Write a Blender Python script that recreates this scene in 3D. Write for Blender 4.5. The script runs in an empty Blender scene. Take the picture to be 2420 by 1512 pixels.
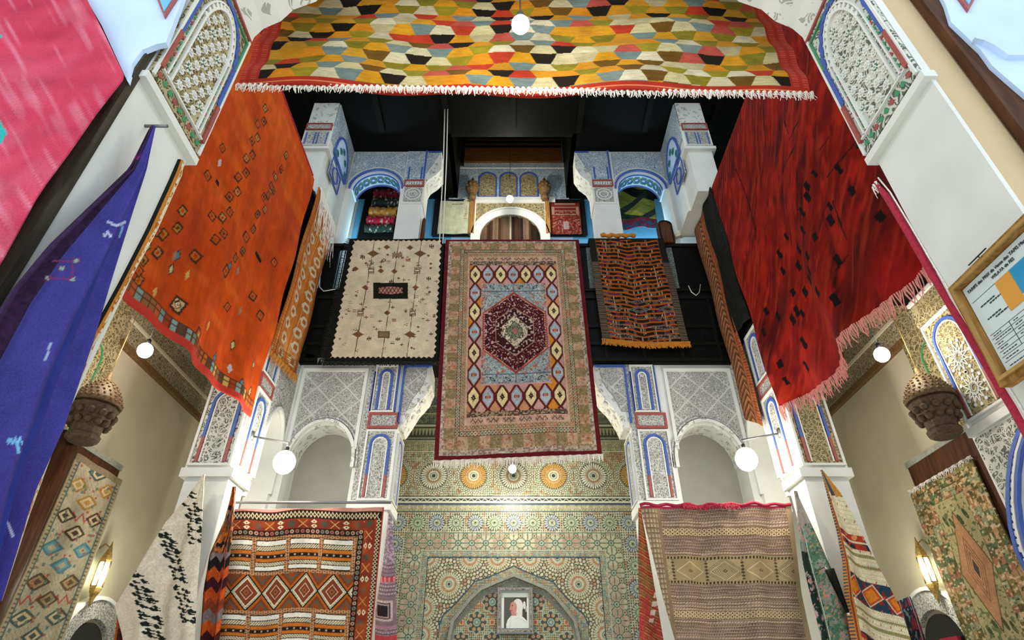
import bpy, bmesh, math, random
import numpy as np
from mathutils import Vector, Matrix
C = bpy.context.scene.collection
sc = bpy.context.scene
PI = math.pi
# ---------------------------------------------------------------- camera
F_PX = 1376.0; TH = math.radians(34.4); EYE = 1.6
cam_d = bpy.data.cameras.new('camera'); cam = bpy.data.objects.new('camera', cam_d); C.objects.link(cam)
cam.location = (0, 0, EYE); cam.rotation_euler = (PI/2 + TH, 0, 0)
cam_d.sensor_width = 36; cam_d.lens = 36*F_PX/2420; cam_d.clip_start = .02; cam_d.clip_end = 100
sc.camera = cam
# ---------------------------------------------------------------- daylight from the open court, exposure
w = bpy.data.worlds.new('sky'); sc.world = w; w.use_nodes = True
w.node_tree.nodes['Background'].inputs[0].default_value = (.80, .90, 1, 1)
w.node_tree.nodes['Background'].inputs[1].default_value = 1.15
sc.view_settings.view_transform = 'Standard'; sc.view_settings.look = 'None'
sc.view_settings.gamma = 1; sc.view_settings.exposure = 0.45
sc.view_settings.use_curve_mapping = False
sc.cycles.max_bounces = 6; sc.cycles.diffuse_bounces = 4

def lamp_light(name, loc, power, col=(1, .93, .80), r=.05, parent=None):
    d = bpy.data.lights.new(name, 'POINT'); d.energy = power; d.color = col; d.shadow_soft_size = r
    o = bpy.data.objects.new(name, d); C.objects.link(o); o.location = loc
    if parent: o.parent = parent; o.matrix_parent_inverse = Matrix.Translation(-Vector(parent.location))
    return o

# ---------------------------------------------------------------- pixel -> real place on a plane
S_, C_ = math.sin(TH), math.cos(TH)
def ray(px, py):
    x = (px-1210)/F_PX; y = (756-py)/F_PX
    return x, C_ - y*S_, S_ + y*C_
def onY(px, py, Y):
    a, b, c = ray(px, py); t = Y/b; return Vector((a*t, Y, EYE+c*t))
def onX(px, py, X):
    a, b, c = ray(px, py); t = X/a; return Vector((X, b*t, EYE+c*t))
def onZ(px, py, Z):
    a, b, c = ray(px, py); t = (Z-EYE)/c; return Vector((a*t, b*t, Z))
def zAt(py, Y): return onY(1210, py, Y).z

# ---------------------------------------------------------------- colour helpers
def lin(h):
    if not isinstance(h, str): return np.array(h, float)
    h = h.lstrip('#'); v = np.array([int(h[i:i+2], 16)/255 for i in (0, 2, 4)])
    return np.where(v <= .04045, v/12.92, ((v+.055)/1.055)**2.4)
def hsh(i, j=0, s=0):
    v = np.sin(np.asarray(i)*127.1 + np.asarray(j)*311.7 + s*74.7)*43758.5453
    return v - np.floor(v)
def vn(x, y, s=0):
    xi, yi = np.floor(x), np.floor(y); fx, fy = x-xi, y-yi
    fx = fx*fx*(3-2*fx); fy = fy*fy*(3-2*fy)
    a, b, c, d = hsh(xi, yi, s), hsh(xi+1, yi, s), hsh(xi, yi+1, s), hsh(xi+1, yi+1, s)
    return a*(1-fx)*(1-fy)+b*fx*(1-fy)+c*(1-fx)*fy+d*fx*fy
def fbm(x, y, s=0): return .5*vn(x, y, s)+.3*vn(x*2.1, y*2.1, s+1)+.2*vn(x*4.3, y*4.3, s+2)
def base(x, col): return np.tile(lin(col), (x.size, 1)).reshape(x.shape+(3,)).astype(float)
def put(c, m, col): c[m] = lin(col)
def pick(c, m, r, cols):
    k = np.clip((r*len(cols)).astype(int), 0, len(cols)-1); L = np.array([lin(q) for q in cols]); c[m] = L[k[m]]
def mixc(c, t, col): c += (lin(col)-c)*np.clip(t, 0, 1)[..., None]
def dia(x, y, a, b): return np.abs(x)/a+np.abs(y)/b
def cell(x, p): return np.floor(x/p), (x/p-np.floor(x/p)-.5)*p

# ---------------------------------------------------------------- node materials
def newmat(name):
    m = bpy.data.materials.new(name); m.use_nodes = True; nt = m.node_tree; nt.nodes.clear()
    o = nt.nodes.new('ShaderNodeOutputMaterial'); b = nt.nodes.new('ShaderNodeBsdfPrincipled')
    nt.links.new(b.outputs[0], o.inputs[0]); return m, nt, b
def nd(nt, t, **k):
    n = nt.nodes.new(t)
    for a, v in k.items():
        if a in ('inp',):
            for i, q in v.items(): n.inputs[i].default_value = q
        else: setattr(n, a, v)
    return n
def c4(h): v = lin(h); return (v[0], v[1], v[2], 1)
def coords(nt):
    return nd(nt, 'ShaderNodeNewGeometry').outputs['Position']
def ramp(nt, fac, stops):
    r = nd(nt, 'ShaderNodeValToRGB'); nt.links.new(fac, r.inputs[0])
    while len(r.color_ramp.elements) < len(stops): r.color_ramp.elements.new(.5)
    for e, (p, c) in zip(r.color_ramp.elements, stops): e.position = p; e.color = c4(c)
    return r.outputs[0]
def bump(nt, b, h, s, d=.01):
    n = nd(nt, 'ShaderNodeBump', inp={0: s, 1: d}); nt.links.new(h, n.inputs['Height']); nt.links.new(n.outputs[0], b.inputs['Normal'])
def M_plain(name, col, rough=.7, metal=0, var=.12, scale=8, bs=.15):
    m, nt, b = newmat(name); P = coords(nt)
    n = nd(nt, 'ShaderNodeTexNoise', inp={'Scale': scale, 'Detail': 5}); nt.links.new(P, n.inputs[0])
    v = lin(col); lo = v*(1-var); hi = np.minimum(v*(1+var), 1)
    r = nd(nt, 'ShaderNodeValToRGB'); nt.links.new(n.outputs[0], r.inputs[0])
    r.color_ramp.elements[0].position = .3; r.color_ramp.elements[0].color = (*lo, 1)
    r.color_ramp.elements[1].position = .7; r.color_ramp.elements[1].color = (*hi, 1)
    nt.links.new(r.outputs[0], b.inputs['Base Color']); b.inputs['Roughness'].default_value = rough; b.inputs['Metallic'].default_value = metal
    if bs: bump(nt, b, n.outputs[0], bs, .01)
    return m
def M_wood(name, a, bcol, scale=3, axis=(1, 1, .12), rough=.55):
    m, nt, b = newmat(name); P = coords(nt)
    mp = nd(nt, 'ShaderNodeVectorMath', operation='MULTIPLY'); nt.links.new(P, mp.inputs[0]); mp.inputs[1].default_value = [q*scale*4 for q in axis]
    n = nd(nt, 'ShaderNodeTexNoise', inp={'Scale': 3.0, 'Detail': 6, 'Distortion': .6}); nt.links.new(mp.outputs[0], n.inputs[0])
    nt.links.new(ramp(nt, n.outputs[0], [(.3, a), (.7, bcol)]), b.inputs['Base Color']); b.inputs['Roughness'].default_value = rough
    b.inputs['Specular IOR Level'].default_value = .1 if rough > .54 else .5
    bump(nt, b, n.outputs[0], .25, .01); return m
def M_carved(name, light, dark, scale=26, width=.09, depth=.8, lattice=0, tint=None):
    """pierced and carved plaster: winding raised tendrils over a darker ground"""
    m, nt, b = newmat(name); P = coords(nt); L = nt.links
    w1 = nd(nt, 'ShaderNodeTexNoise', inp={'Scale': scale*.45, 'Detail': 2}); L.new(P, w1.inputs[0])
    ad = nd(nt, 'ShaderNodeVectorMath', operation='MULTIPLY_ADD'); L.new(w1.outputs['Color'], ad.inputs[0]); ad.inputs[1].default_value = (2.2/scale,)*3; L.new(P, ad.inputs[2])
    v = nd(nt, 'ShaderNodeTexVoronoi', feature='DISTANCE_TO_EDGE', inp={'Scale': scale}); L.new(ad.outputs[0], v.inputs['Vector'])
    v2 = nd(nt, 'ShaderNodeTexVoronoi', feature='F1', inp={'Scale': scale*1.1}); L.new(ad.outputs[0], v2.inputs['Vector'])
    s1 = nd(nt, 'ShaderNodeMath', operation='LESS_THAN', inp={1: width}); L.new(v.outputs['Distance'], s1.inputs[0])
    sn = nd(nt, 'ShaderNodeMath', operation='MULTIPLY', inp={1: 26.0}); L.new(v2.outputs['Distance'], sn.inputs[0])
    s2 = nd(nt, 'ShaderNodeMath', operation='SINE'); L.new(sn.outputs[0], s2.inputs[0])
    s3 = nd(nt, 'ShaderNodeMath', operation='GREATER_THAN', inp={1: .35}); L.new(s2.outputs[0], s3.inputs[0])
    mx = nd(nt, 'ShaderNodeMath', operation='MAXIMUM'); L.new(s1.outputs[0], mx.inputs[0]); L.new(s3.outputs[0], mx.inputs[1])
    out = mx.outputs[0]
    if lattice:
        sx = nd(nt, 'ShaderNodeSeparateXYZ'); L.new(P, sx.inputs[0])
        hs = nd(nt, 'ShaderNodeMath', operation='ADD'); L.new(sx.outputs[0], hs.inputs[0]); L.new(sx.outputs[1], hs.inputs[1])
        for sg in (1, -1):
            a = nd(nt, 'ShaderNodeMath', operation='MULTIPLY_ADD', inp={1: sg*1.0}); L.new(hs.outputs[0], a.inputs[0]); L.new(sx.outputs[2], a.inputs[2])
            p = nd(nt, 'ShaderNodeMath', operation='PINGPONG', inp={1: lattice}); L.new(a.outputs[0], p.inputs[0])
            l = nd(nt, 'ShaderNodeMath', operation='LESS_THAN', inp={1: lattice*.07}); L.new(p.outputs[0], l.inputs[0])
            q = nd(nt, 'ShaderNodeMath', operation='MAXIMUM'); L.new(out, q.inputs[0]); L.new(l.outputs[0], q.inputs[1]); out = q.outputs[0]
    mid = '#%02x%02x%02x' % tuple(int((int(light[i:i+2], 16)*.8+int(dark[i:i+2], 16)*.2)) for i in (1, 3, 5))
    nz = nd(nt, 'ShaderNodeTexNoise', inp={'Scale': 5.0, 'Detail': 4}); L.new(P, nz.inputs[0])
    la = ramp(nt, nz.outputs[0], [(.35, tint or mid), (.65, light)])
    mc = nd(nt, 'ShaderNodeMix', data_type='RGBA'); L.new(out, mc.inputs['Factor']); mc.inputs['A'].default_value = c4(dark); L.new(la, mc.inputs['B'])
    L.new(mc.outputs['Result'], b.inputs['Base Color']); b.inputs['Roughness'].default_value = .85
    bump(nt, b, out, depth, .006); return m
def M_cloth(name='woven_wool', bs=.35, scale=260, var=.28, rough=.95):
    m, nt, b = newmat(name); L = nt.links
    a = nd(nt, 'ShaderNodeAttribute', attribute_name='Col'); P = coords(nt)
    n = nd(nt, 'ShaderNodeTexNoise', inp={'Scale': scale, 'Detail': 2}); L.new(P, n.inputs[0])
    n2 = nd(nt, 'ShaderNodeTexNoise', inp={'Scale': 9, 'Detail': 3}); L.new(P, n2.inputs[0])
    ad = nd(nt, 'ShaderNodeMath', operation='ADD'); L.new(n.outputs[0], ad.inputs[0]); L.new(n2.outputs[0], ad.inputs[1])
    mr = nd(nt, 'ShaderNodeMapRange', inp={1: .6, 2: 1.4, 3: 1-var, 4: 1+var}); L.new(ad.outputs[0], mr.inputs[0])
    mu = nd(nt, 'ShaderNodeVectorMath', operation='SCALE'); L.new(a.outputs['Color'], mu.inputs[0]); L.new(mr.outputs[0], mu.inputs['Scale'])
    L.new(mu.outputs[0], b.inputs['Base Color']); b.inputs['Roughness'].default_value = rough; b.inputs['Specular IOR Level'].default_value = .15
    bump(nt, b, n.outputs[0], bs, .004); return m
def M_emit(name, col, s):
    m, nt, b = newmat(name); b.inputs['Emission Color'].default_value = (*lin(col), 1); b.inputs['Emission Strength'].default_value = s; return m
MT = dict(
    white=M_plain('white_plaster', '#dcdcd2', .85, var=.07, scale=4, bs=.12),
    cream=M_plain('cream_plaster', '#d6cdb0', .85, var=.08, scale=3, bs=.12),
    beige=M_plain('beige_plaster', '#cbb187', .85, var=.08, scale=3, bs=.12),
    blueplaster=M_plain('pale_blue_plaster', '#c4d8f0', .8, var=.10, scale=2.5, bs=.1),
    blue=M_plain('sky_blue_paint', '#6fb6dc', .7, var=.12, scale=4, bs=.1),
    carved=M_carved('carved_stucco', '#cfcec6', '#6c6a61', 30, .08),
    lattice=M_carved('lattice_stucco', '#c9c8c0', '#77756c', 34, .07, lattice=.17),
    bluecarved=M_carved('blue_washed_stucco', '#cfdadc', '#64767e', 32, .09, tint='#b0c4cc'),
    warmcarved=M_carved('aged_carved_stucco', '#b3a688', '#5c5238', 26, .08),
    goldcarved=M_carved('gilded_carved_stucco', '#b0a57e', '#58492a', 20, .08, tint='#a39468'),
    floral=M_carved('floral_carved_stucco', '#d6d2c4', '#5c5f54', 17, .10, tint='#b9bcae'),
    grotto=M_carved('muqarnas_stucco', '#e2e2d8', '#a8a898', 10, .2),
    paintblue=M_plain('painted_blue_line', '#3d5aa6', .6, var=.15, scale=30, bs=.05),
    paintred=M_plain('painted_red_line', '#9c4b43', .6, var=.15, scale=30, bs=.05),
    paintgreen=M_plain('painted_green_line', '#3d8a5c', .6, var=.15, scale=30, bs=.05),
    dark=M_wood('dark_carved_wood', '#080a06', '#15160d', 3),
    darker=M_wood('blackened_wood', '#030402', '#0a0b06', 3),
    greywood=M_wood('weathered_grey_wood', '#2e2a22', '#4c463a', 3), greystone=M_plain('grey_moulding', '#8f8f80', .7, var=.2, scale=30),
    gallerywall=M_plain('gallery_plaster', '#bfb59a', .85, var=.09, scale=2.5, bs=.12),
    brown=M_wood('brown_wood', '#3a2114', '#5d3b24', 3),
    brownH=M_wood('brown_plank_wood', '#4a2d12', '#7a4f22', 3, axis=(.12, 1, 2)),
    oak=M_wood('oiled_oak', '#7d5424', '#b5864a', 4),
    bark=M_plain('carved_cedar', '#6e5028', .7, var=.45, scale=40, bs=.6),
    brass=M_plain('aged_brass', '#8c7440', .45, .6, var=.4, scale=60, bs=.4),
    metal=M_plain('grey_metal', '#8a8a86', .4, .7),
    black=M_plain('black_paint', '#0c0c0c', .5),
    glass=M_plain('frosted_lamp_glass', '#e8f5d8', .2, var=.05, bs=0),
    thread=M_plain('cream_wool_thread', '#e6ddcf', .95, var=.15, scale=80, bs=.3),
    threadpink=M_plain('pink_wool_thread', '#d98a7c', .95, var=.2, scale=80, bs=.3),
    threadblack=M_plain('black_wool_thread', '#14150f', .95, var=.3, scale=80, bs=.3),
    threadorange=M_plain('orange_wool_thread', '#b8741c', .95, var=.25, scale=80, bs=.3),
    threadred=M_plain('crimson_wool_thread', '#a8243a', .95, var=.25, scale=80, bs=.3),
    cloth=M_cloth(), tile=M_cloth('glazed_mosaic_tile', .2, 120, .12, .35), paper=M_cloth('printed_paper', .02, 40, .03, .7),
    bulb=M_emit('glowing_bulb', '#fffdf0', 22), lantern=M_emit('glowing_lantern_glass', '#f4ffe0', 7),
)
# ---------------------------------------------------------------- object helpers
def tag(o, label, cat, group=None):
    o['label'] = label; o['category'] = cat
    if group: o['group'] = group
    return o
def thing(name, loc, label, cat, group=None):
    o = bpy.data.objects.new(name, None); o.empty_display_size = .1; C.objects.link(o); o.location = loc
    return tag(o, label, cat, group)
def link(name, me, parent):
    o = bpy.data.objects.new(name, me); C.objects.link(o)
    if parent:
        o.parent = parent
        q = Vector((0, 0, 0)); p = parent
        while p: q += Vector(p.location); p = p.parent
        o.matrix_parent_inverse = Matrix.Translation(-q) if not parent.parent and parent.type == 'EMPTY' else Matrix.Identity(4)
    return o
def FY(Y): return (Vector((0, Y, 0)), Vector((1, 0, 0)), Vector((0, 0, 1)), Vector((0, -1, 0)))      # faces the camera; 2D = (x, z)
def FXl(X): return (Vector((X, 0, 0)), Vector((0, 1, 0)), Vector((0, 0, 1)), Vector((1, 0, 0)))     # left side, faces +x; 2D = (y, z)
def FXr(X): return (Vector((X, 0, 0)), Vector((0, 1, 0)), Vector((0, 0, 1)), Vector((-1, 0, 0)))
class MB:
    def __init__(s, *mats): s.v = []; s.f = []; s.m = []; s.mats = [MT[q] if isinstance(q, str) else q for q in mats]; s.sm = []
    def face(s, idx, m=0, smooth=False): s.f.append(tuple(idx)); s.m.append(m); s.sm.append(smooth)
    def prism(s, fr, pts, d0, d1, m=0):
        O, U, V, N = fr; b = len(s.v); n = len(pts)
        for d in (d0, d1):
            for p in pts: s.v.append(O+U*p[0]+V*p[1]+N*d)
        s.face(range(b, b+n), m); s.face(reversed(range(b+n, b+2*n)), m)
        for i in range(n): j = (i+1) % n; s.face((b+i, b+j, b+n+j, b+n+i), m)
    def rect(s, fr, x0, x1, y0, y1, d0, d1, m=0): s.prism(fr, [(x0, y0), (x1, y0), (x1, y1), (x0, y1)], d0, d1, m)
    def box(s, x0, x1, y0, y1, z0, z1, m=0): s.rect((Vector((0, 0, 0)), Vector((1, 0, 0)), Vector((0, 0, 1)), Vector((0, 1, 0))), x0, x1, z0, z1, y0, y1, m)
    def strip(s, fr, path, w, d0, d1, m=0, closed=False):
        P = [Vector((p[0], p[1])) for p in path]; n = len(P); L = []; R = []
        for i in range(n):
            a = P[(i-1) % n] if (closed or i > 0) else P[i]; c = P[(i+1) % n] if (closed or i < n-1) else P[i]
            t1 = (P[i]-a); t2 = (c-P[i])
            t1 = t1.normalized() if t1.length > 1e-9 else t2.normalized(); t2 = t2.normalized() if t2.length > 1e-9 else t1
            n1 = Vector((-t1.y, t1.x)); n2 = Vector((-t2.y, t2.x)); nn = n1+n2
            nn = nn.normalized() if nn.length > 1e-6 else n1
            k = w/2/max(.5, nn.dot(n1)); L.append(P[i]+nn*k); R.append(P[i]-nn*k)
        O, U, V, N = fr; b = len(s.v)
        for i in range(n):
            for q, d in ((L[i], d1), (R[i], d1), (R[i], d0), (L[i], d0)): s.v.append(O+U*q.x+V*q.y+N*d)
        for i in range(n if closed else n-1):
            a = b+4*i; c = b+4*((i+1) % n)
            for k in range(4): s.face((a+k, a+(k+1) % 4, c+(k+1) % 4, c+k), m)
        if not closed: s.face((b, b+1, b+2, b+3), m); e = b+4*(n-1); s.face((e+3, e+2, e+1, e), m)
    def tube(s, path, r, m=0, k=8, cap=True):
        P = [Vector(p) for p in path]; n = len(P); b = len(s.v)
        rr = r if isinstance(r, (list, tuple)) else [r]*n
        for i in range(n):
            t = (P[min(i+1, n-1)]-P[max(i-1, 0)]).normalized()
            a = t.cross(Vector((0, 0, 1)) if abs(t.z) < .9 else Vector((1, 0, 0))).normalized(); c = t.cross(a)
            for j in range(k): g = 2*PI*j/k; s.v.append(P[i]+a*math.cos(g)*rr[i]+c*math.sin(g)*rr[i])
        for i in range(n-1):
            for j in range(k): q = (j+1) % k; s.face((b+i*k+j, b+i*k+q, b+(i+1)*k+q, b+(i+1)*k+j), m, True)
        if cap: s.face(range(b, b+k), m); s.face(range(b+(n-1)*k, b+n*k), m)
    def lathe(s, c, prof, m=0, k=20, facet=False):
        c = Vector(c); b = len(s.v); n = len(prof)
        for (r, z) in prof:
            for j in range(k): g = 2*PI*j/k; s.v.append(c+Vector((r*math.cos(g), r*math.sin(g), z)))
        for i in range(n-1):
            for j in range(k): q = (j+1) % k; s.face((b+i*k+j, b+i*k+q, b+(i+1)*k+q, b+(i+1)*k+j), m, not facet)
        s.face(range(b, b+k), m); s.face(range(b+(n-1)*k, b+n*k), m)
    def ball(s, c, r, m=0, k=12, sz=1.0):
        s.lathe(c, [(max(1e-4, r*math.sin(PI*i/10)), -r*sz*math.cos(PI*i/10)) for i in range(11)], m, k)
    def build(s, name, parent=None, label=None, recalc=True):
        me = bpy.data.meshes.new(name); me.from_pydata([tuple(q) for q in s.v], [], s.f)
        for q in s.mats: me.materials.append(q)
        me.polygons.foreach_set('material_index', s.m); me.polygons.foreach_set('use_smooth', s.sm); me.update()
        if recalc:
            bm = bmesh.new(); bm.from_mesh(me); bmesh.ops.recalc_face_normals(bm, faces=bm.faces); bm.to_mesh(me); bm.free()
        o = link(name, me, parent)
        if label: o['label'] = label
        return o
def struct(name, mb): o = mb.build(name); o['kind'] = 'structure'; return o
def arc(cx, cy, r, a0, a1, n=20, ry=None):
    ry = ry or r
    return [(cx+r*math.cos(a0+(a1-a0)*i/n), cy+ry*math.sin(a0+(a1-a0)*i/n)) for i in range(n+1)]
def archhole(a0, a1, z0, z1, b0, b1, zs, za, n=20):
    c = (b0+b1)/2
    return [(a0, z0), (b0, z0)]+[(c+(b0-c)*math.cos(PI*i/n), zs+(za-zs)*math.sin(PI*i/n)) for i in range(n+1)]+[(b1, z0), (a1, z0), (a1, z1), (a0, z1)]
def archpath(b0, b1, z0, zs, za, n=20):
    c = (b0+b1)/2
    return [(b0, z0)]+[(c+(b0-c)*math.cos(PI*i/n), zs+(za-zs)*math.sin(PI*i/n)) for i in range(n+1)]+[(b1, z0)]

# ---------------------------------------------------------------- painted woven sheets
def sheet(name, P, col, mat='cloth', parent=None, thick=.012, nrm=None, label=None, step=6):
    nv, nu = P.shape[:2]
    du = np.gradient(P, axis=1); dv = np.gradient(P, axis=0); N = np.cross(du, dv)
    N /= np.maximum(np.linalg.norm(N, axis=2, keepdims=True), 1e-9)
    if nrm is not None and (N.reshape(-1, 3).mean(0) @ np.array(nrm)) < 0: N = -N; flip = True
    else: flip = False
    idx = np.arange(nv*nu).reshape(nv, nu)
    q = np.stack([idx[:-1, :-1], idx[:-1, 1:], idx[1:, 1:], idx[1:, :-1]], -1).reshape(-1, 4)
    if flip: q = q[:, ::-1]
    B = P - N*thick
    ri = np.unique(np.r_[np.arange(0, nv, step), nv-1]); ci = np.unique(np.r_[np.arange(0, nu, step), nu-1])
    Bc = B[np.ix_(ri, ci)]; o1 = nv*nu; bi = o1+np.arange(Bc.shape[0]*Bc.shape[1]).reshape(Bc.shape[:2])
    qb = np.stack([bi[:-1, :-1], bi[1:, :-1], bi[1:, 1:], bi[:-1, 1:]], -1).reshape(-1, 4)
    if flip: qb = qb[:, ::-1]
    loop = np.r_[idx[0, :], idx[1:, -1], idx[-1, -2::-1], idx[-2:0:-1, 0]]
    o2 = o1+bi.size; ro = o2+np.arange(loop.size)
    qr = np.stack([loop, ro, np.roll(ro, -1), np.roll(loop, -1)], -1)
    if flip: qr = qr[:, ::-1]
    V = np.concatenate([P.reshape(-1, 3), Bc.reshape(-1, 3), B.reshape(-1, 3)[loop]])
    cf = col.reshape(-1, 3)
    CC = np.concatenate([cf, col[np.ix_(ri, ci)].reshape(-1, 3)*.8, cf[loop]])
    Q = np.concatenate([q, qb, qr]).astype(np.int32)
    me = bpy.data.meshes.new(name); me.vertices.add(len(V)); me.vertices.foreach_set('co', V.astype(np.float32).ravel())
    me.loops.add(Q.size); me.loops.foreach_set('vertex_index', Q.ravel())
    me.polygons.add(len(Q)); me.polygons.foreach_set('loop_start', np.arange(0, Q.size, 4, dtype=np.int32))
    me.polygons.foreach_set('use_smooth', np.ones(len(Q), bool))
    a = me.color_attributes.new('Col', 'FLOAT_COLOR', 'POINT')
    a.data.foreach_set('color', np.c_[np.clip(CC, 0, 1), np.ones(len(CC))].astype(np.float32).ravel())
    me.materials.append(MT[mat]); me.update(calc_edges=True); me.validate()
    o = link(name, me, parent)
    if label: o['label'] = label
    return o
def resamp(pl, t):
    A = np.array([tuple(p) for p in pl], float); d = np.r_[0, np.cumsum(np.linalg.norm(np.diff(A, axis=0), axis=1))]; d /= d[-1]
    return np.stack([np.interp(t, d, A[:, k]) for k in range(3)], -1)
def patch(L, R, nu, v, nrm, disp=None):
    """ruled cloth between a left and a right 3D polyline; v = array 0..1 down the cloth; disp(u,v)->metres along nrm"""
    v = np.asarray(v, float) if not np.isscalar(v) else np.linspace(0, 1, int(v))
    u = np.linspace(0, 1, nu); a = resamp(L, v)[:, None]; b = resamp(R, v)[:, None]
    P = a*(1-u[None, :, None])+b*u[None, :, None]
    U, V = np.meshgrid(u, v)
    if disp is not None: P = P+np.array(nrm)[None, None]*disp(U, V)[..., None]
    return P, U, V
def rug(name, tl, tr, br, bl, nu, nv, paint, nrm, W, H, disp=None, parent=None, mat='cloth', thick=.012, lip=0, vv=None, label=None):
    v = np.linspace(0, 1, nv) if vv is None else vv
    P, U, V = patch([tl, bl], [tr, br], nu, v, nrm, disp)
    col = paint(U*W, V*H)
    if lip:
        k = 6; ex = []; top = P[0]
        for i in range(k, 0, -1):
            a = i/k; ex.append(top-np.array(nrm)*lip*a+np.array([0, 0, .012*math.sin(min(1, a*3)*PI/2)]))
        P = np.concatenate([np.array(ex), P]); col = np.concatenate([np.repeat(col[:1], k, 0), col])
    return sheet(name, P, col, mat, parent, thick, nrm, label)
def fringe(name, pts, length, n, mat, parent, w=.006, down=(0, 0, -1), spread=.3, var=.25, seed=1, nrm=(0, -1, 0)):
    rnd = random.Random(seed); t = np.linspace(0, 1, n); A = resamp(pts, t); d = Vector(down); N = Vector(nrm)
    s = MB(mat); along = Vector(A[-1]-A[0]).normalized()
    for k in range(n):
        p = Vector(A[k]); L = length*(1+rnd.uniform(-var, var)); sw = along*rnd.uniform(-spread, spread)*L; wd = w*rnd.uniform(.7, 1.3)
        b = len(s.v)
        for i in range(4):
            a = i/3; q = p+d*L*a+sw*a*a+N*(.006*math.sin(a*5+k)); ww = wd*(1-.55*a)
            s.v += [q-along*ww, q+along*ww, q+N*ww*.8]
        for i in range(3):
            for j in range(3): s.face((b+i*3+j, b+i*3+(j+1) % 3, b+(i+1)*3+(j+1) % 3, b+(i+1)*3+j))
        s.face((b, b+1, b+2)); s.face((b+9, b+11, b+10))
    return s.build(name, parent, recalc=False)
# ================================================================ THE SETTING
XL, XR = -1.28, 1.44            # near columns, inner faces
SL, SR = -2.50, 2.58            # court sides
YB = 6.0                        # back arcade plane
ZC, ZB0, ZB1, ZR, ZT = 3.42, 5.06, 6.15, 6.92, 8.88
s = MB('white'); s.box(-6, 6, -1.5, 9, -.1, 0); struct('floor', s)
# dark ceiling with a raised bay over the back gallery
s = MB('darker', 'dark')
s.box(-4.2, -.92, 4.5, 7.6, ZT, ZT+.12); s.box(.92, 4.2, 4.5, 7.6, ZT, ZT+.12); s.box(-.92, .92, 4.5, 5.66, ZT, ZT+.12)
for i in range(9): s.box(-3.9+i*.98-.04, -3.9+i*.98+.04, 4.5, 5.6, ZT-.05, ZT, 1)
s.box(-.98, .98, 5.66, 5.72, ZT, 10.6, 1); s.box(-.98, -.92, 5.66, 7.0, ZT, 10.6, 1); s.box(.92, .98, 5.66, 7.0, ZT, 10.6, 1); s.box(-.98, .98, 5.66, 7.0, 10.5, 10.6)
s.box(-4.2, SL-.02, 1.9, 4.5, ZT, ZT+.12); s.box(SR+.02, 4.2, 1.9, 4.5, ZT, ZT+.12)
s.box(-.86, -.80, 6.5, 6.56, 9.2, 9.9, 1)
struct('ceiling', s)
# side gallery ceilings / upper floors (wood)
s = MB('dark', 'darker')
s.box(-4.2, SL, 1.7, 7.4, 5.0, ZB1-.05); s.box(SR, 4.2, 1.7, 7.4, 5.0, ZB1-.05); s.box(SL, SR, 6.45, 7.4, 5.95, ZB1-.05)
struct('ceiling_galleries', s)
# outer walls
s = MB('gallerywall'); s.box(-3.9, -3.7, 1.8, 7.4, 0, 5.0); s.box(-3.9, -3.7, 1.8, 7.4, 5.0, ZT)
struct('wall_left', s)
s = MB('gallerywall'); s.box(3.7, 3.9, 1.8, 7.4, 0, ZT); struct('wall_right', s)
s = MB('white', 'blue', 'blueplaster')
s.box(-3.9, 3.9, 7.22, 7.42, 0, 5.96, 0)
fy = FY(7.0)
s.rect(fy, -2.6, -.98, 6.1, ZT, -.1, 0, 1); s.rect(fy, .98, 2.6, 6.1, ZT, -.1, 0, 1); s.rect(fy, -.98, .98, 6.1, 10.5, -.1, 0, 2)
s.rect(fy, -3.9, -2.6, 6.1, ZT, -.1, 0, 0); s.rect(fy, 2.6, 3.9, 6.1, ZT, -.1, 0, 0)
wall_back = struct('wall_back', s)

# ------------------------------------------------ carved friezes and gallery wall details
def frieze(name, fr, x0, x1, z0, z1, zw, mats=('warmcarved', 'bark', 'cream')):
    s = MB(*mats); s.rect(fr, x0, x1, z0, z1, 0, .03, 0); s.rect(fr, x0, x1, z0-.06, z0, 0, .05, 1)
    s.rect(fr, x0, x1, z0+(z1-z0)*.45, z0+(z1-z0)*.45+.025, .03, .045, 2); s.rect(fr, x0, x1, z0+(z1-z0)*.5, z0+(z1-z0)*.5+.012, .03, .045, 2)
    return struct(name, s)
s = MB('warmcarved'); s.box(-3.7, SL-.1, 4.25, 7.2, 4.96, 5.0); struct('ceiling_left_stucco', s)
s = MB('warmcarved', 'darker'); s.box(SR+.1, 3.7, 4.25, 7.2, 4.96, 5.0); s.box(3.36, 3.7, 2.2, 4.2, 4.63, 4.75, 1); struct('ceiling_right_stucco', s)
frieze('trim_1', FXl(-3.7), 4.62, 7.2, 4.55, 5.0, 0); frieze('trim_2', FXr(3.7), 4.62, 7.2, 4.55, 5.0, 0)

def arch_panel(s, fr, x0, x1, z0, z1, ground=0, line=1, legs=2, white=3, w=.022, frame=True, d=.0, leg=.4):
    """carved ground with a painted round-headed outline: blue head, red legs"""
    s.rect(fr, x0, x1, z0, z1, d, d+.012, ground)
    if frame: s.strip(fr, [(x0, z0), (x1, z0), (x1, z1), (x0, z1)], w*.8, d, d+.03, white, closed=True)
    m = w*2.2; a, b = x0+m, x1-m; r = (b-a)/2; zs = z1-m-r*1.05; zl = z0+m*.5
    zm = zl+(zs-zl)*leg if legs is not None else zl
    s.strip(fr, archpath(a, b, zm, zs, zs+r*1.05, 16), w, d, d+.024, line)
    s.strip(fr, archpath(a+w*1.1, b-w*1.1, zl, zs, zs+r*1.05-w*1.1, 16), w*.5, d, d+.020, white)
    if legs is not None:
        for q in (a, b): s.strip(fr, [(q, zl), (q, zm)], w, d, d+.024, legs)

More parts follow.
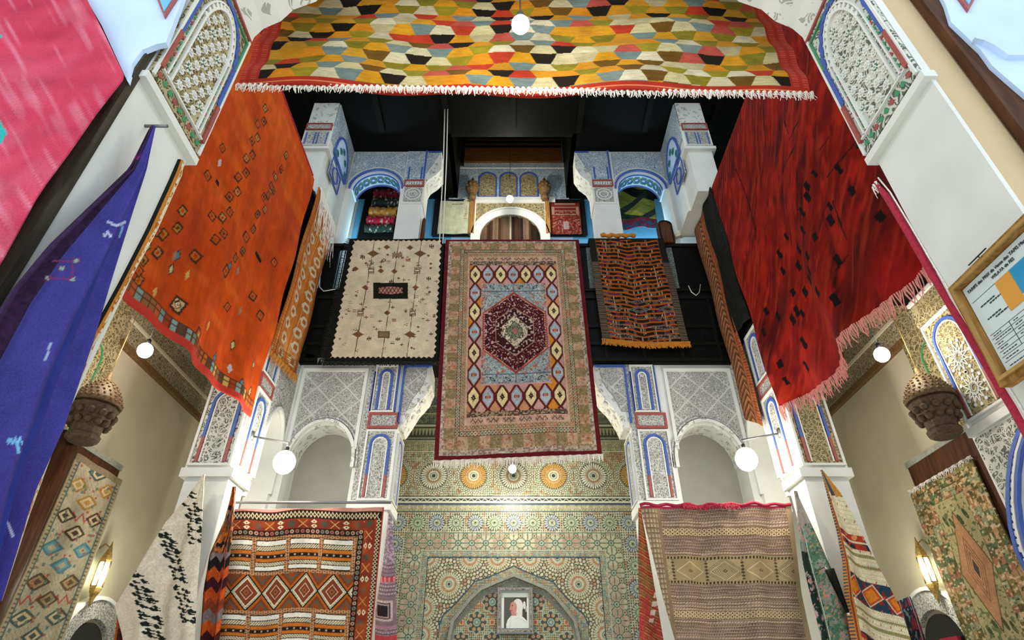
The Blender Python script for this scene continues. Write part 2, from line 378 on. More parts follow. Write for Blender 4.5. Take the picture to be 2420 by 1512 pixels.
# ------------------------------------------------ near columns (portico the photo is taken from)
def near_column(side, X, label, ground):
    sg = -1 if side == 'l' else 1; fr = FXl(X) if side == 'l' else FXr(X)
    t = thing('plaster_column', (X+sg*.2, 1.39, 0), label, 'column', None)
    X2 = X+sg*(.10 if side == 'l' else .035)
    s = MB('white'); s.box(*sorted((X+sg*.02, X2)), 1.20, 1.56, 0, 3.44); s.build('shaft', t)
    s = MB('white')
    s.box(*sorted((X-sg*.012, X2)), 1.185, 1.58, 3.435, 3.47); s.build('ledge', t)
    s = MB('white'); s.box(*sorted((X+sg*.004, X2)), 1.195, 1.57, 3.46, 5.1); s.build('capital', t)
    s = MB(ground, 'paintblue', 'paintred', 'white', 'paintgreen', 'carved')
    y0, y1 = 1.195, 1.57; z0, z1 = 3.48, 4.30
    s.rect(fr, y0, y1, z0, z1, 0, .010, 0)
    # green leaf border around three sides, white fillets
    for (a, b, c, d2) in ((y0+.02, y1-.02, z0+.01, z0+.06), (y0+.035, y0+.075, z0+.06, z0+.46), (y1-.075, y1-.035, z0+.06, z0+.46)):
        nx = max(1, int((b-a)/.034)); nz = max(1, int((d2-c)/.034))
        for i in range(nx):
            for j in range(nz):
                cx = a+(b-a)*(i+.5)/nx; cz = c+(d2-c)*(j+.5)/nz; r = .015
                s.prism(fr, [(cx-r, cz-r*.6), (cx, cz-r), (cx+r, cz), (cx, cz+r), (cx-r*.5, cz+r*.6)], .01, .013, 4 if (i+j) % 3 else 2)
    s.strip(fr, [(y0+.03, z0+.065), (y1-.03, z0+.065)], .008, .01, .02, 3)
    s.strip(fr, archpath(y0+.08, y1-.08, z0+.07, z0+.48, z0+.70, 18), .010, .01, .022, 3)
    s.strip(fr, archpath(y0+.055, y1-.055, z0+.065, z0+.48, z0+.735, 18), .008, .01, .020, 3)
    # scalloped blue head
    P = archpath(y0+.022, y1-.022, z0+.30, z0+.48, z0+.77, 26)
    s.strip(fr, [(p[0]+(.006 if i % 2 else -.004)*math.copysign(1, p[0]-(y0+y1)/2)*(2 <= i < 26), p[1]+.008*(i % 2)) for i, p in enumerate(P)], .022, .01, .016, 1)
    for q in (y0+.02, y1-.02): s.strip(fr, [(q, z0+.06), (q, z0+.29)], .018, .01, .022, 2)
    # scallops between the two arches
    c = (y0+y1)/2; r0 = (y1-y0)/2-.075
    for i in range(15):
        a = PI*(i+.5)/15; cx = c-r0*math.cos(a); cz = z0+.50+(.215)*math.sin(a); s.prism(fr, [(cx+.013*math.cos(k*PI/3), cz+.013*math.sin(k*PI/3)) for k in range(6)], .01, .02, 3)
    # flowers
    for i in range(5):
        for j in range(10):
            cx = c+(i-2)*.056+(.028 if j % 2 else 0); cz = z0+.115+j*.058
            lim = .095 if cz < z0+.5 else .095*math.sqrt(max(0, 1-((cz-z0-.5)/.17)**2))
            if abs(cx-c) > lim: continue
            big = (i+2*j) % 5 == 0; R = .021 if big else .015
            for k in range(8):
                g = 2*PI*k/8; s.prism(fr, [(cx+R*math.cos(g)+.0062*math.cos(q*PI/3), cz+R*math.sin(g)+.0062*math.sin(q*PI/3)) for q in range(6)], .01, .014, 3)
            s.strip(fr, [(cx+.007*math.cos(q*PI/4), cz+.007*math.sin(q*PI/4)) for q in range(8)], .004, .01, .018, 3, True)
            if big: s.prism(fr, [(cx+(.013 if q % 2 else .007)*math.cos(q*PI/8), cz+(.013 if q % 2 else .007)*math.sin(q*PI/8)) for q in range(16)], .01, .015, 4)
            s.strip(fr, [(cx-.028, cz-.029), (cx+.028, cz+.029)], .0035, .01, .015, 3)
    # spandrel fillets and the bands above
    s.strip(fr, [(y0+.01, z0), (y0+.01, z1+.5)], .012, .01, .018, 3); s.strip(fr, [(y1-.006, z0), (y1-.006, z1+.5)], .012, .01, .018, 3)
    for q in (y0, y1):
        e = 1 if q == y0 else -1
        s.strip(fr, [(q+e*.02, z0+.56), (q+e*.02, z1-.04), (c-e*.03, z1-.04)], .010, .01, .018, 4)
    s.rect(fr, y0, y1, z1, z1+.42, 0, .010, 5)
    for zz, m in ((z1, 2), (z1+.11, 3), (z1+.13, 2), (z1+.155, 1), (z1+.18, 3), (z1+.34, 1), (z1+.36, 3)): s.strip(fr, [(y0, zz), (y1, zz)], .014, .01, .02, m)
    s.build('painted_panel', t, 'carved floral panel outlined in blue, red and green')
    # corbel curving into the opening
    fc = FY(1.20); px = [(X, 4.28), (X-sg*.05, 4.42), (X-sg*.12, 4.49), (X-sg*.16, 4.60), (X-sg*.26, 4.68), (X-sg*.30, 4.80), (X-sg*.40, 4.86), (X-sg*.42, 5.05), (X+sg*.02, 5.05)]
    s = MB('grotto', 'paintblue'); s.prism(fc, px, -.365, -.0)
    for k, (a, b) in enumerate(((1.27, .10), (1.42, .10), (1.34, .22))):
        q = Vector((X-sg*(.13+b*.5), a, 4.585+b*.25)); s.ball(q, .022, 0, 8)
    s.build('corbel', t); return t
near_column('l', XL, 'white plaster column at left with floral panel beside a purple hanging cloth', 'goldcarved')
near_column('r', XR, 'white plaster column at right carrying the framed price chart', 'floral')
# lintel between the near columns (edge of the portico, above the frame) and portico side faces
s = MB('white'); s.box(-1.7, 1.75, 1.2, 1.57, 5.05, 5.15); s.box(-1.7, 1.75, 1.22, 1.6, 5.15, 5.5); struct('wall_portico', s)
def poly(fr, pts, f, ax): return [((p.x if ax == 'x' else p.y), p.z) for p in (f(a, b) for a, b in pts)]
s = MB('beige'); fr = FY(1.205)
s.prism(fr, [(1.48, 0), (1.63, 0), (1.64, 5.05), (1.48, 5.05)], -.3, 0); struct('wall_portico_right', s)
s = MB('brown'); s.box(1.595, 1.685, 1.165, 1.20, 0, 5.0); tag(s.build('door_post'), 'brown wooden post at the upper right behind pale blue plaster', 'post')
s = MB('greywood'); s.box(-1.354, -1.292, 1.165, 1.195, 0, 3.60); tag(s.build('door_post'), 'dark wooden post between the pink cloth and the left column', 'post')
# pale blue plaster above, with painted window frames
s = MB('blueplaster', 'paintblue', 'paintred', 'blue'); fr = FY(1.15)
P = [onY(a, b, 1.15) for a, b in ((150, -60), (205, 0), (240, 60), (300, 190), (312, 150), (335, 118), (370, 104), (392, 100), (430, 0), (450, -60))]
s.prism(fr, [(p.x, p.z) for p in P], -.02, 0)
P = [onY(a, b, 1.15) for a, b in ((360, -30), (391, 46), (440, -30))]
s.prism(fr, [(p.x, p.z) for p in P], 0, .012, 2)
P = [onY(a, b, 1.15) for a, b in ((368, -30), (392, 36), (434, -30))]
s.prism(fr, [(p.x, p.z) for p in P], .006, .016, 3); struct('wall_portico_left', s)
s = MB('blueplaster', 'paintblue', 'paintred', 'blue')
P = [onY(a, b, 1.15) for a, b in ((2200, -60), (2235, 10), (2248, 52), (2290, 92), (2318, 118), (2345, 155), (2385, 190), (2470, 262), (2470, -60))]
s.prism(fr, [(p.x, p.z) for p in P], -.02, 0)
P = [onY(a, b, 1.15) for a, b in ((2240, -30), (2285, 31), (2318, -30))]
s.prism(fr, [(p.x, p.z) for p in P], 0, .012, 2)
P = [onY(a, b, 1.15) for a, b in ((2252, -30), (2284, 20), (2306, -30))]
s.prism(fr, [(p.x, p.z) for p in P], .006, .016, 3)
P = [onY(a, b, 1.15) for a, b in ((2296, 100), (2320, 106), (2345, 118), (2375, 140), (2420, 140))]
s.strip(fr, [(p.x, p.z) for p in P], .012, 0, .02, 0)
struct('wall_portico_right', s)

# ------------------------------------------------ lower pillars at the back corners of the court
def lower_pillar(side):
    sg = -1 if side == 'l' else 1; X = SL if side == 'l' else SR; fx = FXl(X) if side == 'l' else FXr(X)
    x0, x1 = sorted((X, X+sg*.43)); fy = FY(5.05)
    t = thing('plaster_column', ((x0+x1)/2, 5.22, 0), 'white plaster pillar at %s beside the %s' % (('left', 'black-marked cream pile rug') if side == 'l' else ('right', 'multicoloured striped rug')), 'column')
    s = MB('white'); s.box(x0+.02, x1-.02, 5.07, 5.40, 0, ZC); s.build('shaft', t)
    s = MB('white'); s.box(x0-.02, x1+.02, 5.03, 5.44, ZC-.05, ZC+.03); s.build('ledge', t)
    s = MB('white'); s.box(x0, x1, 5.05, 5.42, ZC+.03, ZB0); s.build('capital', t)
    s = MB('floral' if side == 'l' else 'goldcarved', 'paintblue', 'paintred', 'white')
    arch_panel(s, fy, x0+.03, x1-.03, ZC+.06, ZC+.86, w=.026); s.rect(fy, x0+.03, x1-.03, ZC+.9, ZC+1.05, 0, .015, 0)
    s.strip(fy, [(x0+.03, ZC+.9), (x1-.03, ZC+.9)], .02, 0, .03, 2); arch_panel(s, fy, x0+.03, x1-.03, ZC+1.08, ZB0-.02, w=.024, legs=None)
    s.build('front_panel', t)
    s = MB('carved', 'paintblue', 'paintred', 'white')
    arch_panel(s, fx, 5.08, 5.40, ZC+.06, ZC+.86, w=.026); s.rect(fx, 5.08, 5.40, ZC+.88, ZC+1.02, 0, .015, 0); s.strip(fx, [(5.08, ZC+.88), (5.40, ZC+.88), (5.40, ZC+1.02), (5.08, ZC+1.02)], .02, 0, .03, 2, True)
    arch_panel(s, fx, 5.08, 5.40, ZC+1.05, ZB0-.02, w=.026, legs=None)
    s.build('side_panel', t)
lower_pillar('l'); lower_pillar('r')
# side bays between pillar and back corner
for side in 'lr':
    X = SL if side == 'l' else SR; fx = FXl(X) if side == 'l' else FXr(X)
    s = MB('white', 'carved', 'paintblue', 'white')
    s.prism(fx, archhole(5.42, 6.0, ZC-.1, ZB0, 5.46, 5.93, 3.86, 4.30), -.25, 0)
    s.prism(fx, archhole(5.43, 5.97, 4.1, ZB0-.03, 5.45, 5.94, 3.88, 4.34), 0, .012, 1)
    s.strip(fx, archpath(5.45, 5.94, 3.5, 3.88, 4.34), .03, 0, .035, 3)
    struct('wall_left_bay' if side == 'l' else 'wall_right_bay', s)

# ------------------------------------------------ back arcade, lower storey
def corbel(s, pts, d, m=0): s.prism(FY(YB), pts, -d, 0, m)
def lower_back(side):
    sg = -1 if side == 'l' else 1
    cx0, cx1 = (-1.66, -1.27) if side == 'l' else (1.32, 1.72); wallx = (SL, -1.66) if side == 'l' else (1.72, SR)
    fy = FY(YB); inner = cx1 if side == 'l' else cx0
    t = thing('plaster_column', ((cx0+cx1)/2, 6.17, 0), 'carved plaster column just %s of the mosaic wall, below the balcony' % ('left' if side == 'l' else 'right'), 'column')
    s = MB('white'); s.box(cx0+.0, cx1-.0, 6.0, 6.35, 0, ZC); s.build('shaft', t)
    s = MB('white'); s.box(cx0-.03, cx1+.03, 5.96, 6.38, ZC-.07, ZC+.02); s.build('ledge', t)
    s = MB('white'); s.box(cx0, cx1, 6.0, 6.36, ZC+.02, ZB0); s.build('capital', t)
    s = MB('carved', 'paintblue', 'paintred', 'white')
    arch_panel(s, fy, cx0+.07, cx1-.01, ZC+.04, ZC+.80, w=.024)
    a, b = cx0+.07, cx1-.01
    s.rect(fy, a, b, ZC+.84, ZC+1.0, 0, .015, 0); s.strip(fy, [(a, ZC+.84), (b, ZC+.84), (b, ZC+1.0), (a, ZC+1.0)], .024, 0, .03, 2, True)
    arch_panel(s, fy, a, b-.06, ZC+1.03, ZB0-.02, w=.026, legs=None)
    s.strip(fy, [(a-.01, ZC+1.03), (a-.01, ZB0-.1)], .02, 0, .03, 1); s.strip(fy, [(b-.045, ZC+1.03), (b-.045, ZB0-.02)], .02, 0, .03, 1)
    s.rect(fy, cx0, cx0+.06, ZC+.04, ZB0, 0, .012, 0); s.build('front_panel', t)
    s = MB('carved', 'paintblue', 'paintred', 'white'); fi = (FXr if side == 'l' else FXl)(inner)
    fi = (fi[0], fi[1], fi[2], -fi[3]); arch_panel(s, fi, 6.04, 6.33, ZC+.05, ZC+.78, w=.02, legs=None); s.strip(fi, [(6.02, ZC+.86), (6.34, ZC+.86)], .02, 0, .02, 2); s.build('side_panel', t)
    pp = [(948, 1010), (956, 999), (969, 979), (981, 960), (995, 945), (1008, 930), (1019, 905), (1020, 870)] if side == 'l' else [(1475, 1010), (1467, 992), (1452, 968), (1440, 952), (1425, 938), (1412, 918), (1405, 900), (1404, 870)]
    Q = [onY(a, b, YB) for a, b in pp]; pts = [(q.x, q.z) for q in Q]+[(Q[-1].x, ZB0), (inner, ZB0), (inner, Q[0].z)]
    s = MB('grotto', 'lattice', 'paintblue', 'white'); corbel(s, pts, .34)
    inp = [(inner+(q[0]-inner)*.80, q[1]+.10) for q in pts[1:-3]]+[(inner+(Q[-1].x-inner)*.86, ZB0-.05), (inner-.0*sg, ZB0-.05), (inner, pts[1][1]+.1)]; inp = [(a, min(b, ZB0-.05-.03*(len(inp)-k)/len(inp))) if k < len(inp)-3 else (a, b) for k, (a, b) in enumerate(inp)]
    s.prism(fy, inp, 0, .012, 1); s.strip(fy, [(inner+.005, pts[0][1]+.05), (inner+.005, ZB0-.02), (Q[-1].x, ZB0-.02)], .022, 0, .03, 2)
    for k, (u, v) in enumerate(((.25, .12), (.45, .25), (.6, .38), (.75, .45), (.9, .62))):
        p = Vector((inner+(Q[-1].x-inner)*u*.95, 6.06+.05*(k % 3), Q[0].z+(ZB0-Q[0].z)*v*.9)); s.ball(p, .03, 0, 8)
    s.build('corbel', t)
    # bay wall with arch
    s = MB('white', 'lattice', 'carved', 'grotto')
    b0, b1 = (-2.42, -1.70) if side == 'l' else (1.76, 2.50)
    x0, x1 = wallx
    s.prism(fy, archhole(x0, x1, ZC-.1, ZB0, b0, b1, 3.88, 4.32), -.3, 0)
    s.prism(fy, archhole(x0+.07, x1-.04, 4.05, ZB0-.08, b0+.01, b1-.01, 3.9, 4.36), 0, .012, 1)
    s.strip(fy, [(x0+.07, 4.0), (x0+.07, ZB0-.08), (x1-.04, ZB0-.08), (x1-.04, 4.0)], .035, 0, .035, 0)
    s.strip(fy, archpath(b0-.0, b1+.0, 3.80, 3.88, 4.34, 26), .035, 0, .04, 3); s.strip(fy, archpath(b0-.04, b1+.04, 3.80, 3.88, 4.38, 26), .02, 0, .03, 2)
    s.strip(fy, archpath(b0+.012, b1-.012, 3.88, 3.88, 4.31, 26), .02, -.28, -.02, 3)
    struct('wall_back_bay', s)
lower_back('l'); lower_back('r')

# ------------------------------------------------ wooden balcony round the court
def rail(name, fr, x0, x1, label, openings, ZR=ZR):
    O = fr[0]+fr[3]*0
    mid = fr[0]+fr[1]*((x0+x1)/2)
    t = thing(name, (mid.x, mid.y, ZB0), label, 'balcony')
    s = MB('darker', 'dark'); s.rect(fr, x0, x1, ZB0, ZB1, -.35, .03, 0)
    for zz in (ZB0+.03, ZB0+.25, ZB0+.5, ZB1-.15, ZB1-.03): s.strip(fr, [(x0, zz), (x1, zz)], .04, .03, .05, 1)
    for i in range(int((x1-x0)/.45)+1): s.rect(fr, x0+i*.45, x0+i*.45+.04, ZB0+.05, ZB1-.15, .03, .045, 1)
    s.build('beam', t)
    s = MB('dark'); s.rect(fr, x0, x1, ZR-.05, ZR, -.06, .03); s.build('handrail', t)
    for (a, b, kind) in openings:
        if kind == 'solid': s = MB('darker'); s.rect(fr, a, b, ZB1, ZR-.05, -.03, .01); s.build('solid_panel', t)
        elif kind == 'screen': s = MB('lattice_screen'); s.rect(fr, a, b, ZB1, ZR-.05, -.02, .005); s.build('screen_panel', t, 'pale pierced screen')
        elif kind == 'open':
            s = MB('dark')
            for i in range(4): s.rect(fr, a+(b-a)*(i+.4)/4, a+(b-a)*(i+.6)/4, ZB1, ZR-.05, -.02, .0)
            s.build('balusters', t)
    return t
MT['lattice_screen'] = M_carved('pierced_screen', '#8a968c', '#20241e', 40, .06)
rail('balcony', FY(5.96), SL, SR, 'black wooden balcony across the back of the court under the hanging carpets', [(-2.5, -2.32, 'solid'), (-2.32, -2.13, 'open'), (-2.13, -.9, 'solid'), (-.9, 1.0, 'solid'), (1.0, 1.10, 'screen'), (1.10, 1.78, 'solid'), (1.82, 2.16, 'screen'), (2.16, 2.58, 'solid')])
rail('balcony', FXl(SL-.02), 1.75, 5.86, 'black wooden balcony along the left side above the orange rug', [(1.75, 5.86, 'solid')], 7.07)
rail('balcony', FXr(SR+.02), 1.75, 5.86, 'black wooden balcony along the right side behind the red rug', [(1.75, 5.86, 'solid')], 7.07)

# ------------------------------------------------ upper storey
def upper_back(side):
    L_ = side == 'l'; fy = FY(YB)
    cx0, cx1 = (-1.60, -1.30) if L_ else (1.19, 1.50)
    wx = (-2.46, cx0) if L_ else (cx1, 2.32); inner = cx1 if L_ else cx0
    t = thing('plaster_column', ((cx0+cx1)/2, 6.15, ZB1), 'bluish upper column of the back gallery, %s of the lit arched doorway' % ('left' if L_ else 'right'), 'column')
    s = MB('white'); s.box(cx0, cx1, 6.0, 6.3, ZB1, 7.76); s.build('shaft', t)
    s = MB('white'); s.box(cx0-.01, cx1+.01, 5.99, 6.31, 7.74, ZT); s.build('capital', t)
    s = MB('bluecarved', 'paintblue', 'paintred', 'white', 'carved', 'white')
    s.rect(fy, cx0+.02, cx1-.02, 7.78, 8.06, .01, .02, 4)
    c = (cx0+cx1)/2; s.strip(fy, arc(c, 7.92, .11, 0, 2*PI, 24)[:-1], .016, .01, .03, 3, True); s.strip(fy, arc(c, 7.92, .06, 0, 2*PI, 16)[:-1], .012, .01, .03, 3, True)
    s.rect(fy, cx0+.01, cx1-.01, 8.09, 8.21, .01, .02, 4); s.strip(fy, [(cx0+.01, 8.09), (cx1-.01, 8.09), (cx1-.01, 8.21), (cx0+.01, 8.21)], .018, .01, .035, 2, True)
    for i in range(6): s.rect(fy, cx0+.05+i*.038, cx0+.065+i*.038, 8.12, 8.18, .02, .03, 3)
    s.rect(fy, cx0+.0, cx1, 8.24, ZT-.02, .01, .02, 0)
    for q, zt in ((cx0+.05, 8.5), (cx1-.06, 8.5), (cx1-.02, ZT), ): s.strip(fy, [(q, 8.25), (q, zt)], .022, .01, .03, 1)
    s.build('front_panel', t)
    pp = [(1003, 440), (1012, 425), (1030, 413), (1043, 400), (1044, 362)] if L_ else [(1398, 442), (1390, 428), (1372, 415), (1360, 398), (1358, 362)]
    Q = [onY(a, b, YB) for a, b in pp]; pts = [(inner, Q[0].z)]+[(q.x, q.z) for q in Q]+[(Q[-1].x, ZT), (inner, ZT)]
    s = MB('grotto', 'bluecarved', 'paintblue'); s.prism(fy, pts, -.3, 0)
    s.prism(fy, [(inner, Q[0].z+.25), (inner+(Q[-1].x-inner)*.75, ZT-.12), (inner+(Q[-1].x-inner)*.9, ZT-.04), (inner, ZT-.04)], 0, .015, 1)
    s.strip(fy, [(inner, ZT-.015), (Q[-1].x, ZT-.015)], .02, 0, .02, 2); s.build('corbel', t)
    b0, b1 = (-2.38, -1.64) if L_ else (1.55, 2.26)
    b0 = max(b0, wx[0]+.02); c = (b0+b1)/2; r = (b1-b0)/2
    s = MB('white', 'bluecarved', 'paintblue', 'white', 'paintgreen', 'blueplaster')
    s.prism(fy, archhole(wx[0], wx[1], ZB1, ZT, b0, b1, 8.06, 8.06+r), -.28, 0)
    s.prism(fy, [(wx[0]+.03, 8.15)]+[(c-(r+.03)*math.cos(a), 8.06+(r+.03)*math.sin(a)) for a in [PI*(.12+.76*i/20) for i in range(21)]]+[(wx[1]-.02, 8.15), (wx[1]-.02, ZT-.03), (wx[0]+.03, ZT-.03)], 0, .015, 1)
    s.strip(fy, arc(c, 8.06, r+.02, PI, 0, 26), .022, 0, .03, 2); s.strip(fy, arc(c, 8.06, r+.06, PI, 0, 26), .014, 0, .025, 3)
    # painted soffit with ring flowers
    s.strip(fy, arc(c, 8.06, r-.012, PI, 0, 26), .02, -.27, -.02, 5)
    for a in [PI*(.08+.84*i/8) for i in range(9)]:
        ct = Vector((c-(r-.03)*math.cos(a), YB+.14, 8.06+(r-.03)*math.sin(a))); rad = Vector((math.cos(a), 0, -math.sin(a)))
        U = Vector((0, 1, 0)); V = rad.cross(U); f2 = (ct, U, V, rad)
        s.strip(f2, [(.055*math.cos(g*PI/6)*(1.12 if g % 2 else 1), .055*math.sin(g*PI/6)*(1.12 if g % 2 else 1)) for g in range(12)], .012, 0, .006, 4, True)
        s.strip(f2, [(.035*math.cos(g*PI/5), .035*math.sin(g*PI/5)) for g in range(10)], .010, 0, .007, 2, True)
    for d in (-.03, -.25): s.strip(fy, arc(c, 8.06, r-.03, PI, 0, 26), .01, d-.012, d+.006, 2)
    struct('wall_upper_bay', s)
upper_back('l'); upper_back('r')
def upper_pillar(side):
    L_ = side == 'l'; sg = -1 if L_ else 1; X = -2.46 if L_ else 2.32
    x0, x1 = sorted((X, X+sg*.38)); fy = FY(5.12); fx = FXl(X) if L_ else FXr(X)
    t = thing('plaster_column', ((x0+x1)/2, 5.3, ZB1), 'tall upper corner pillar at %s with moulded capital, above the %s rug' % (('left', 'orange') if L_ else ('right', 'red')), 'column')
    s = MB('white'); s.box(x0+.03, x1-.03, 5.15, 5.5, 7.10, 7.9); s.build('shaft', t)
    s = MB('white', 'grotto'); s.box(x0, x1, 5.12, 5.5, 7.88, 8.35); s.box(x0-.02, x1+.02, 5.10, 5.52, 7.86, 7.91); s.box(x0+.01, x1-.01, 5.13, 5.5, 8.35, ZT, 1); s.build('capital', t)
    s = MB('carved', 'paintblue', 'paintred', 'white')
    s.rect(fy, x0+.02, x1-.02, 7.94, 8.22, 0, .012, 0); s.rect(fy, x0+.02, x1-.02, 8.26, 8.38, 0, .012, 0)
    s.strip(fy, [(x0+.02, 8.26), (x1-.02, 8.26), (x1-.02, 8.38), (x0+.02, 8.38)], .014, 0, .025, 2, True)
    c = (x0+x1)/2
    for q in (c-.02, c+.02, x0+.05, x1-.05): s.strip(fy, [(q, 7.95), (q, 8.19)], .012, 0, .02, 1)
    s.strip(fy, [(x0+.02, 7.94), (x1-.02, 7.94), (x1-.02, 8.22), (x0+.02, 8.22)], .012, 0, .02, 3, True); s.build('front_panel', t)
    # wall from pillar to corner with painted blind arch and medallion
    s = MB('white', 'bluecarved', 'paintblue', 'blueplaster', 'paintgreen', 'carved')
    s.rect(fx, 5.5, 6.0, 7.10, ZT, -.3, 0, 0); s.rect(fx, 5.52, 6.0, 7.10, ZT, 0, .006, 0)
    s.rect(fx, 5.14, 5.98, 8.1, ZT-.02, .0, .014, 1)
    P = archpath(5.30, 5.86, 8.02, 8.10, 8.55, 24)
    s.prism(fx, P, .014, .02, 3); s.strip(fx, P, .03, .014, .035, 2, True)
    for i, (yy, zz) in enumerate(((5.40, 8.12), (5.50, 8.28), (5.60, 8.38), (5.72, 8.28), (5.80, 8.12))):
        s.strip(fx, arc(yy, zz, .045, 0, 2*PI, 10)[:-1], .014, .02, .03, 4, True); s.strip(fx, arc(yy, zz, .02, 0, 2*PI, 8)[:-1], .012, .02, .03, 2, True)
    s.rect(fx, 5.30, 5.70, 7.62, 7.92, 0, .014, 5); s.strip(fx, arc(5.5, 7.77, .11, 0, 2*PI, 20)[:-1], .016, .014, .03, 2, True); s.strip(fx, [(5.3, 7.62), (5.7, 7.62), (5.7, 7.92), (5.3, 7.92)], .012, .014, .03, 2, True)
    struct('wall_upper_%s' % ('left' if L_ else 'right'), s)
upper_pillar('l'); upper_pillar('r')
# ================================================================ CARPETS AND CLOTHS
def border_dots(c, d, m, p, cols, x, y):
    """row of little squares along a band"""
    i = np.floor(x/p); pick(c, m & ((x/p-i) > .25) & ((x/p-i) < .85), hsh(i, 3), cols)
# ---- 1. patchwork kilim hung high across the portico
def p_patch(x, y, W=2.88, Ht=2.85):
    Y = Ht-y                                     # height above the lower edge
    c = base(x, '#b3852a'); c *= (.8+.4*fbm(x*14, Y*80, 3))[..., None]
    bw, bl = .105, .055
    fx, fy = x-bw, Y-bl; cs, h = .111, .130; done = np.zeros(x.shape, bool)
    tops = ['#c08418', '#b87c1c', '#b8a87c', '#c4b694', '#c47a18', '#b0341c', '#b8a878', '#b88424', '#b6a684', '#c0841c', '#bcae88', '#bc7c1a', '#a84838']
    bots = ['#16120b', '#7a6c1a', '#66746c', '#1e160e', '#766818', '#a8341c', '#b87c1c', '#a89a70', '#644414', '#7c7020', '#8c7a1c', '#6e7870']
    wob = .010*np.sin(x*5.1+Y*9)+.006*np.sin(x*13+Y*21)
    fy = fy+wob*np.clip(Y*6, 0, 1)
    for off in (0, 1):
        ci = np.floor(fx/cs)+off; dx = fx-ci*cs; sh = (ci % 2)*.5
        ri = np.floor(fy/h+sh); dy = fy-(ri+.5-sh)*h
        ins = (np.abs(dx) < .074-.037*np.abs(dy)/(h/2)) & ~done
        r = hsh(ci, ri, 1); up = ins & (dy > 0); dn = ins & (dy <= 0)
        # the colours run loosely in diagonals
        q = np.where(hsh(ci, ri, 8) < .5, np.mod(ci*.37+ri*.61, 1), r)
        pick(c, up, q, tops); pick(c, dn, np.where(hsh(ci, ri, 5) < .45, np.mod(ci*.29+ri*.47+.3, 1), hsh(ci, ri, 2)), bots); done |= ins
    st = vn(x*30, Y*190, 5); c *= (.84+.32*st)[..., None]
    m = (x < bw-.01) | (x > W-bw+.01) | (Y < bl); put(c, m, '#a02c1c'); mm = m & ((Y > bl) & ((np.mod(Y, .014) < .005) & (np.mod(np.minimum(x, W-x), .05) < .03))); put(c, mm, '#b8503c')
    put(c, (Y < bl*.55) & (Y > bl*.42), '#d07a4a')
    return c
t = thing('patchwork_rug', (0, 1.76, 4.1), 'huge patchwork kilim of yellow, cream, black and red hexagons hung across the top', 'rug')
tl, tr = Vector((-1.37, 1.76, 5.35)), Vector((1.50, 1.76, 5.35)); bl, br = onY(560, 203, 1.76), onY(1922, 223, 1.76)
vv = np.r_[np.linspace(0, .22, 10, endpoint=False), np.linspace(.22, 1, 220)]
HP = (tl-bl).length
rug('field', tl, tr, br, bl, 650, 0, lambda x, y: p_patch(x, y, 2.88, HP), (0, -1, 0), 2.88, HP, lambda u, v: .02*np.sin(u*9+1)*v+.014*np.sin(u*23+v*5)*v+.01*np.sin(v*30), t, vv=vv)
fringe('fringe', [bl+Vector((0, -.005, .01)), (bl+br)/2+Vector((0, -.005, .012)), br+Vector((0, -.005, .01))], .052, 620, 'thread', t, w=.0035, seed=3)

